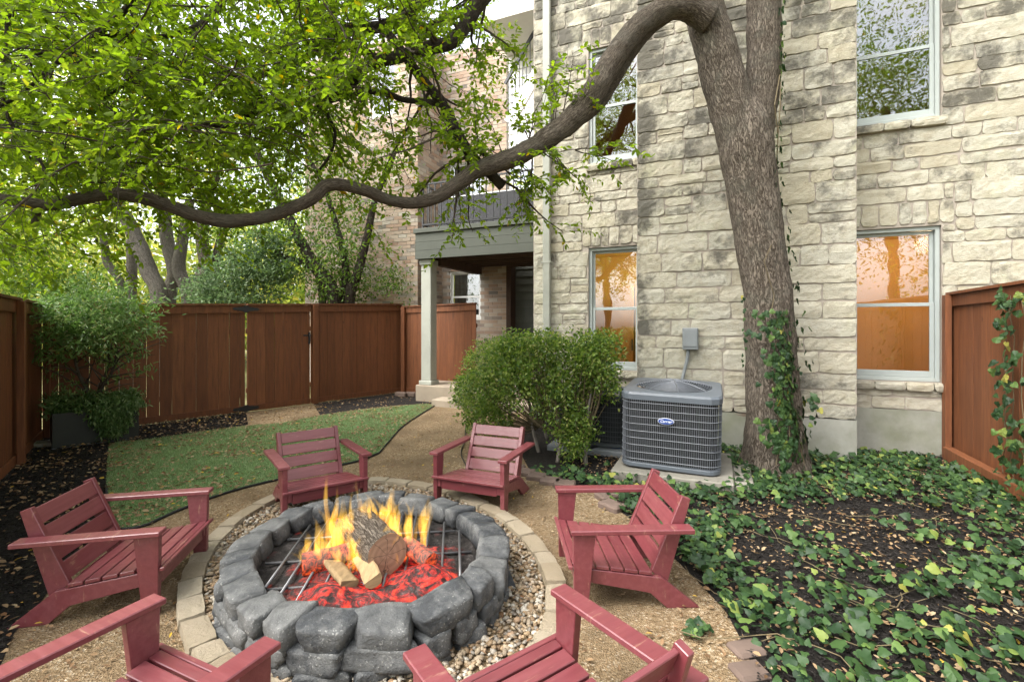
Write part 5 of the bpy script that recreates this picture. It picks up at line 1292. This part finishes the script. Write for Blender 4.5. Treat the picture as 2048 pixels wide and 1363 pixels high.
back_tree('evergreen_shrub', 'dark green shrub against the brick wall behind the fence', [([(735,640,10),(740,615,6)], 11.3)], [(720,560,11.3,.7,.5,.7),(660,545,11.0,.6,.5,.9),(780,570,11.2,.55,.4,.5)], 'yard_tree_leaf', 'dark_bark', (.05,.085), (.028,.045), 110, 24, 7, .18)
back_tree('leafy_shrub', 'light green leafy shrub behind the side fence', [([(60,640,12),(60,615,8)], 9.8)], [(90,560,10.2,1.0,.8,.6),(20,500,10.0,.9,.8,.9),(170,570,10.5,.7,.6,.5)], 'yard_tree_leaf', 'dark_bark', (.07,.11), (.035,.055), 120, 24, 8, .2)
# distant wood: one mass of foliage far behind
nr = np.random.default_rng(55); Ps = []
for _ in range(1700):
    a = nr.uniform(-62, 4); dist = nr.uniform(19, 30); q = np.array([math.sin(R(a)) * dist, math.cos(R(a)) * dist, abs(nr.normal(0, 3.6)) + nr.uniform(0, 2)])
    Ps.append(q + nr.normal(size=(30, 3)) * np.array([.8, .8, .5]))
P = np.concatenate(Ps); P[:, 2] = np.abs(P[:, 2]); n = len(P)
V, F = leaf_arrays(P, nr.normal(size=(n, 3)), nr.uniform(.16, .30, n), nr.uniform(.10, .17, n), .2, .15)
stuff(tag(link('distant_wood', np_mesh('distant_wood', V, F), 'wood_leaf'), 'yellow green wood far beyond the fence', 'wood'))
# trees behind the viewer that the panes mirror
for i, (x, y, h_) in enumerate(((-9.5, -8, 15.0), (2.6, -10, 14.5), (9.0, -6, 12))):
    t = thing('garden_tree', ('broad tree mirrored in the panes beside the downpipe', 'tall tree mirrored in the upper panes', 'tree mirrored in the panes by the ivy fence')[i], 'tree', (x, y, 0))
    P_, r_ = smooth_path([(Vector((x, y, 0)), .25), (Vector((x + .2, y, 2)), .2), (Vector((x - .1, y, h_ * .7)), .12)], .3)
    v, f, uv = tube_data(P_, r_, 12, True, .06, 3); uv_mesh('trunk', v, f, uv, 'bark', t)
    q = blob_shell((x, y, h_ * .62), (4.0, 3.0, h_ * .44), 330, nr, .5); Pq = (q[:, None] + nr.normal(size=(len(q), 60, 3)) * .36).reshape(-1, 3); n = len(Pq)
    stuff(leaf_obj('crown', 'canopy_leaf', t, Pq, nr.normal(size=(n, 3)), nr.uniform(.09, .14, n), nr.uniform(.05, .075, n)))

# ================================================================== clipped bush by the condensers
bush = thing('boxwood_bush', 'clipped green bush with bare twiggy base in front of the porch', 'bush', G(1130, 930)[:])
gb = Grower(random.Random(77)); nb_r = np.random.default_rng(77)
BY = 5.55
bl = [(1112,735,BY+.05,.68,.40,.40),(1050,735,BY+.1,.52,.45,.36),(1185,735,BY+.1,.36,.35,.34),(1000,750,BY+.35,.42,.4,.36),(1125,820,BY-.05,.32,.28,.36),(1150,880,BY-.15,.22,.2,.25),(960,800,BY+.75,.35,.3,.35),(1060,690,BY+.1,.5,.4,.16),(985,830,BY+.5,.3,.28,.26),(1190,700,BY+.1,.30,.3,.2)]
Ps, Ds, Cs = [], [], []
for (x, y, Y, rx, ry, rz) in bl:
    c_ = np.array(at(x, y, Y)); k = int(380 * rx * rz)+20
    q = blob_shell(c_, (rx, ry, rz), k, nb_r, .30)
    if rx > .6:                                 # clipped main body: a soft-cornered box
        k = 260; bq = nb_r.uniform(-1, 1, (k, 3)); bq = bq / np.abs(bq).max(1, keepdims=True) * (nb_r.uniform(.25, 1, (k, 1)) ** .5); q = c_ + bq * np.array([rx, ry, rz]) * .97
    q[:, 2] = np.clip(q[:, 2], .12, 1.52 + nb_r.normal(0, .015, k))
    n_p = 24
    Ps.append((q[:, None] + nb_r.normal(size=(k, n_p, 3)) * .048).reshape(-1, 3)); out = np.repeat(unit(q - c_), n_p, 0); Ds.append(out * .8 + nb_r.normal(size=out.shape) * .8 + np.array([0, 0, .25])); Cs += [tuple(p) for p in q[::5]]
P = np.concatenate(Ps); D = np.concatenate(Ds); n = len(P)
stuff(leaf_obj('foliage', 'boxwood_leaf', bush, P, D, nb_r.uniform(.032, .050, n), nb_r.uniform(.019, .029, n), .25, .15))
roots = [G(1172, 932), G(1115, 925), G(1078, 905), G(1095, 880), G(1020, 850)]
for r0 in roots:
    bs = MB()
    P_, r_ = smooth_path([(r0, .026), (r0 + Vector((rT.uniform(-.1, .05), .05, .35)), .02), (r0 + Vector((rT.uniform(-.15, .1), .12, .85)), .012)]); bs.tube(P_, r_, 8)
    bs.build('stem', 'pale_bark', bush, smooth=True)
for c_ in Cs:
    r0 = min(roots, key=lambda r_: (r_ - Vector(c_)).length) + Vector((0, .06, .3)); e_ = Vector(c_)
    P_, r_ = smooth_path([(r0, .007), ((r0 + e_) / 2 + Vector((rT.gauss(0, .06), rT.gauss(0, .06), -.04)), .005), (e_, .002)], .12); gb.tube(P_, r_, 3)
gb.twig_obj('twigs', 'vine_stem', bush)['kind'] = 'stuff'
hb = thing('hedge_bush', 'rounded darker hedge at the porch behind the clipped bush', 'bush', G(990, 830)[:])
Ps, Ds = [], []
for (x, y, Y, rx, ry, rz) in ((1000,730,7.4,.55,.45,.42),(960,780,7.3,.4,.4,.36)):
    c_ = np.array(at(x, y, Y)); q = blob_shell(c_, (rx, ry, rz), 230, nb_r, .22); Ps.append((q[:, None] + nb_r.normal(size=(230, 20, 3)) * .045).reshape(-1, 3)); Ds.append(np.repeat(unit(q - c_), 20, 0) + nb_r.normal(size=(230 * 20, 3)) * .7)
P = np.concatenate(Ps); D = np.concatenate(Ds); P[:, 2] = np.maximum(P[:, 2], .03); n = len(P)
stuff(leaf_obj('foliage', 'boxwood_leaf', hb, P, D, nb_r.uniform(.026, .042, n), nb_r.uniform(.016, .025, n), .25, .15))
MB().tube([G(985, 835), G(985, 800, .5)], [.03, .02], 8).build('stem', 'pale_bark', hb)

# ================================================================== ivy
OUT = [(0,0),(.17,-.13),(.38,-.08),(.51,.13),(.43,.30),(.45,.46),(.31,.60),(.17,.82),(0,1.0)]
def ivy_verts(droop, fold):
    pts_ = [(0, 0, 0)] + [(0, .40, 0)]; right = [(x, y, -fold * x * .6 + .05 * math.sin(9 * y)) for x, y in OUT[1:-1]]; left = [(-x, y, z) for x, y, z in right]
    v = [(0,0,0), (0,.40,.03), (0,1.02,0)] + right + left
    v = [(x, y - .1, z - droop * y * y) for x, y, z in v]
    nR = len(right); f = []; seqR = [0] + list(range(3, 3 + nR)) + [2]; seqL = [0] + list(range(3 + nR, 3 + 2 * nR)) + [2]
    for a, b in zip(seqR, seqR[1:]): f.append((1, a, b))
    for a, b in zip(seqL, seqL[1:]): f.append((1, b, a))
    return v, f
IVY = []
for dr, fo in ((.15, .25), (.35, .1), (.25, .5), (.05, -.2)):
    v, f = ivy_verts(dr, fo); me = bpy.data.meshes.new('leaf'); me.from_pydata(v, [], f); me.materials.append(MAT['ivy_leaf']); IVY.append((me, np.array(v), np.array(f)))
rI = random.Random(91)
def ivy_matrix(p, nrm, ang, size):
    nrm = Vector(nrm).normalized(); q = nrm.to_track_quat('Z', 'Y').to_matrix().to_4x4()
    return Matrix.Translation(p) @ q @ Matrix.Rotation(ang, 4, 'Z') @ Matrix.Diagonal((size * rI.uniform(.85, 1.15), size, size, 1))
def ivy_plant(root, mats, n_single, stem_pts=None):
    mats = sorted(mats, key=lambda M: M.translation.y - M.to_scale().y * 6)
    for M in mats[:n_single]:
        o = bpy.data.objects.new('leaf', rI.choice(IVY)[0]); COL.objects.link(o); o.parent = root; o.matrix_parent_inverse = WORLD[root.name].inverted(); o.matrix_basis = M
    parts_ = []
    for M in mats[n_single:]:
        _, v, f = rI.choice(IVY); A = np.array(M); parts_.append((v @ A[:3, :3].T + A[:3, 3], f))
    if parts_:
        V, F = merge(parts_); stuff(link('foliage', np_mesh('foliage', V, F), 'ivy_leaf', root))
    if stem_pts:
        sm_ = MB()
        for pts_, r_ in stem_pts: sm_.tube(pts_, r_, 4)
        sm_.build('vines', 'vine_stem', root)
ivy = thing('ground_ivy', 'glossy green ivy spreading over the black mulch under the big tree', 'ivy', G(1600, 1100)[:])
cand = []
bed = [V2(p) for p in ivy_edge[1:]] + [Vector((2.9, 1.5)), Vector((4.6, 3.4)), Vector((4.9, 5.6)), Vector((2.3, 6.6)), Vector((1.2, 5.4))]
for x, y in scatter(bed, 26000):
    u = 1024 + x / y * FPX; vv = HOR + CAM_H * FPX / y
    e_ = ((u - 1740) / 300) ** 2 + ((vv - 1085) / 92) ** 2
    e2 = ((u - 1740) / 150) ** 2 + ((vv - 1235) / 45) ** 2
    e3 = ((u - 1180) / 110) ** 2 + ((vv - 935) / 32) ** 2
    dens = .55 + .9 * noise.noise(Vector((x * 2.1, y * 2.1, 4))) + (.35 if vv < 1000 else 0)
    if e_ < 1: dens -= .55 * (1.2 - e_)
    if e2 < 1: dens -= .35
    if e3 < 1: dens -= .8
    if u < 1460 and vv > 1080: dens += .35
    if math.hypot(x - acc.x, y - acc.y) < .62: continue
    if rI.random() < dens * .42:
        big = rI.random() ** 1.6; size = .030 + .046 * big
        cand.append(ivy_matrix((x, y, rI.uniform(.03, .11)), (rI.gauss(0, .45), rI.gauss(-.35, .45), 1), rI.uniform(0, 6.28), size))
stems = []
for _ in range(70):
    p = Vector((*scatter(bed, 1)[0], .025)); a = rI.uniform(0, 6.28); pts_ = [p]
    for k in range(6): a += rI.gauss(0, .5); p = p + Vector((math.cos(a) * .1, math.sin(a) * .1, 0)); pts_.append(Vector((p.x, p.y, .02 + rI.uniform(0, .03))))
    stems.append((pts_, .003))
ivy_plant(ivy, cand, 290, stems)
# stray tuft on the gravel
tuft = thing('ivy_tuft', 'small ivy tuft growing alone in the gravel', 'ivy', G(1398, 1255)[:])
ivy_plant(tuft, [ivy_matrix(G(1398 + rI.gauss(0, 12), 1255 + rI.gauss(0, 7), rI.uniform(.02, .07)), (rI.gauss(0, .5), rI.gauss(-.3, .4), 1), rI.uniform(0, 6.28), rI.uniform(.04, .06)) for _ in range(14)], 14)
# ivy on the trunk
tv = thing('trunk_ivy', 'ivy climbing the lower trunk of the big tree', 'ivy', G(1590, 945)[:])
def trunk_at(py):
    L_ = [(985,1556,190),(945,1554,160),(905,1551,136),(840,1547,120),(740,1543,114),(600,1535,106),(470,1518,108),(370,1503,114),(300,1493,124),(245,1500,130),(140,1510,110),(0,1505,120),(-200,1510,120)]
    for a, b in zip(L_, L_[1:]):
        if a[0] >= py >= b[0]:
            t = (a[0] - py) / (a[0] - b[0]); return a[1] + (b[1] - a[1]) * t, (a[2] + (b[2] - a[2]) * t) / 2
    return L_[-1][1], 50
mats = []
def on_trunk(px, py, size):
    cx, hw = trunk_at(py); k = max(-.98, min(1.05, (px - cx) / hw)); r = hw / FPX * TY; kk = max(-.97, min(.97, k))
    p = at(px, py, TY - r * math.sqrt(1 - kk * kk) * 1.06 - .05); nrm = Vector((kk, -math.sqrt(1 - kk * kk), .25 + rI.gauss(0, .2)))
    mats.append(ivy_matrix(p, nrm + Vector((rI.gauss(0, .25), 0, 0)), math.pi + rI.gauss(0, .6), size))
for _ in range(210):
    t = rI.random(); y = 620 + 300 * t; x = 1556 + 26 * t + rI.gauss(0, 21 + 8 * math.sin(t * 9)); on_trunk(x, y, rI.uniform(.045, .085))
for _ in range(26): on_trunk(rI.gauss(1565, 14), rI.uniform(635, 690), rI.uniform(.05, .08))
for _ in range(130): on_trunk(rI.gauss(1580, 22), rI.uniform(700, 900), rI.uniform(.045, .085))
for _ in range(85):
    y = rI.uniform(-40, 620); cx, hw = trunk_at(y); on_trunk(cx + hw * rI.uniform(.88, 1.12) + (8 if 420 < y < 600 else 0), y, rI.uniform(.035, .075))
for _ in range(40): on_trunk(rI.gauss(1588, 16), rI.uniform(780, 935), rI.uniform(.05, .09))
for _ in range(14): on_trunk(1480 + rI.gauss(6, 5), rI.uniform(590, 740), rI.uniform(.03, .045))
for _ in range(16): mats.append(ivy_matrix(at(1615 + rI.gauss(8, 12), 800 + rI.gauss(10, 22), TY - .2), (rI.gauss(0,.5), -1, .4), rI.uniform(0, 6.28), rI.uniform(.04, .07)))
stems = []
for x0 in (1560, 1585, 1600):
    pts_ = []
    for k in range(14):
        y = 930 - k * (60 if x0 > 1580 else 34); cx, hw = trunk_at(y); x = min(cx + hw * .93, x0 - k * 2 + rI.gauss(0, 5)); kk = min(.95, (x - cx) / hw); pts_.append(at(x, y, TY - hw / FPX * TY * math.sqrt(max(.05, 1 - kk * kk)) - .01))
    stems.append((pts_, .006))
ivy_plant(tv, mats, 290, stems)
# ivy on the right fence
fv = thing('fence_ivy', 'ivy hanging over the brown fence beside the stone wall', 'ivy', (rW - Vector((HN.x, HN.y, 0)) * 1.3)[:])
mats = []; Nf = -HA
def on_fence(px, py, size, off=.10):
    u = (px - 1024) / FPX; Y = (2.62 - off) / (HA.x * u + HA.y)
    p = at(px, py, Y)
    if p.z < .03: return
    mats.append(ivy_matrix(p, (-HA.x + rI.gauss(0, .3), -HA.y + rI.gauss(-.2, .3), .35 + rI.gauss(0, .2)), math.pi + rI.gauss(0, .7), size))
for _ in range(60): on_fence(rI.gauss(2008, 14), rI.uniform(600, 960), rI.uniform(.05, .095))
for _ in range(75): on_fence(rI.uniform(1990, 2110), rI.uniform(570, 980), rI.uniform(.05, .095), rI.uniform(.08, .2))
for _ in range(40): on_fence(rI.uniform(1985, 2100), rI.uniform(840, 985), rI.uniform(.05, .10), rI.uniform(.1, .3))
for _ in range(18): on_fence(rI.uniform(1980, 2080), rI.uniform(575, 625), rI.uniform(.05, .09), rI.uniform(.1, .2))
stems = []
for px in (2010, 2024, 2045):
    pts_ = []
    for k in range(10):
        u = (px + rI.gauss(0, 3) - 1024) / FPX; Y = 2.585 / (HA.x * u + HA.y); pts_.append(at(1024 + u * FPX, 590 + k * 42, Y))
    stems.append((pts_, .005))
ivy_plant(fv, mats, 200, stems)

# ================================================================== edging pavers along the ivy bed
EGH = .06
EG = [(1030,938,-.5),(1052,948,-.45),(1076,957,-.35),(1102,966,-.3),(1130,972,-.2),(1214,996,.4),(1226,1016,-.9),(1497,1300,-1.35),(1503,1345,-1.4)]
for i, (x, y, a) in enumerate(EG):
    p = G(x, y); big = i > 6
    o = MB().box(-(EGH if big else .105), EGH if big else .105, -.09, .07, -.03, .05 if not big else .022).build('edging_block', 'edging_paver', None, Matrix.Translation((p.x, p.y, .004)) @ Matrix.Rotation(a, 4, 'Z'), bevel=.014)
    if i < 5: tag(o, 'pinkish edging block in the row behind the bush chair', 'paving block', 'edging blocks behind the bush chair')
    else: tag(o, ('pinkish edging block standing proud among ivy under the chair arm', 'tilted pinkish edging block just outside the ivy under the chair arm', 'half buried pinkish edging block next to the ivy leaves', 'half buried pinkish edging block at the chair back stile')[i - 5], 'paving block', 'loose edging blocks along the ivy bed')
# black drip hose on the gravel
P_, r_ = smooth_path([(G(945, 838, .02), .007), (G(932, 850, .03), .007), (G(930, 880, .02), .007), (G(922, 905, .015), .007), (G(935, 935, .015), .007)], .05)
tag(MB().tube(P_, r_, 6).build('drip_hose', 'pipe_black', None, I4, True), 'thin black hose curling on the gravel behind the bush chair', 'hose')

# ================================================================== fallen leaves
def litter(name, poly, n, label, z, L=(.02, .056), seed=1):
    r_ = np.random.default_rng(seed); q = scatter(poly, n * 2, r_)
    wgt = np.array([0.5 + 0.9 * noise.noise(Vector((x * 2.3, y * 2.3, seed))) + 0.5 * noise.noise(Vector((x * 7, y * 7, seed))) for x, y in q])
    q = q[np.argsort(-(wgt + r_.uniform(0, 1.1, len(q))))[:n]]; a = r_.uniform(0, 6.28, n)
    keep = np.ones(n, bool)
    D = np.c_[np.cos(a), np.sin(a), r_.normal(.05, .18, n)]; up = np.c_[r_.normal(0, .35, (n, 2)), np.ones(n)]
    Ln = r_.uniform(*L, n); P = np.c_[q, np.full(n, z) + r_.uniform(0, .012, n)]
    V, F = leaf_arrays(P, D, Ln, Ln * r_.uniform(.35, .6, n), .3, -.1, up=up)
    return stuff(tag(link(name, np_mesh(name, V, F), 'dry_leaf'), label, 'fallen leaves'))
gravel_near = [V2(p) for p in (G(225,1062), G(420,1003), G(760,915), G(870,812), G(1030,860), G(1062,950), G(1225,1012), G(1392,1160), G(1500,1363), G(1300,1500), G(400,1500), G(-100,1480), G(30,1260))]
litter('fallen_leaves', turf_poly, 4200, 'dry tan leaves scattered over the green turf', .022, seed=1)
litter('fallen_leaves', mulch_side, 1700, 'dry leaves scattered on mulch along the side fence', .026, seed=2)
litter('fallen_leaves', near_right, 7000, 'dry tan leaves scattered on mulch among the ivy', .026, (.012, .045), 3)
litter('fallen_leaves', gravel_near, 3000, 'small dry leaves scattered over the tan gravel', .010, (.012, .038), 4)
litter('fallen_leaves', mulch_back + [], 320, 'dry leaves on the mulch strip below the porch fence', .024, seed=5)
litter('fallen_leaves', [V2(p) for p in (on_back(493), on_back(640), G(650, 832), G(500, 855))], 420, 'dry leaves gathered on the bare gravel at the gate', .010, (.02, .05), 8)
litter('fallen_leaves', ring_out, 160, 'a few dry leaves lying on the river pebbles', .045, (.02, .045), 6)
lf_ = MB(); 
for (x, y) in ((-.30, -.30), (-.36, -.24), (-.33, -.27)):
    p = Vector((acc.x, acc.y, 0)) + Vector((HA.x, HA.y, 0)) * x + Vector((HN.x, HN.y, 0)) * y
    V, F = leaf_arrays(np.array([[p.x, p.y, .93]]), np.array([[1, .3, .1]]), .07, .035); lf_.add([tuple(v) for v in V], [tuple(int(i) for i in q) for q in F])
tag(lf_.build('fallen_leaf', 'dry_leaf'), 'dry tan leaves lying on the lid of the badged condenser', 'fallen leaves')
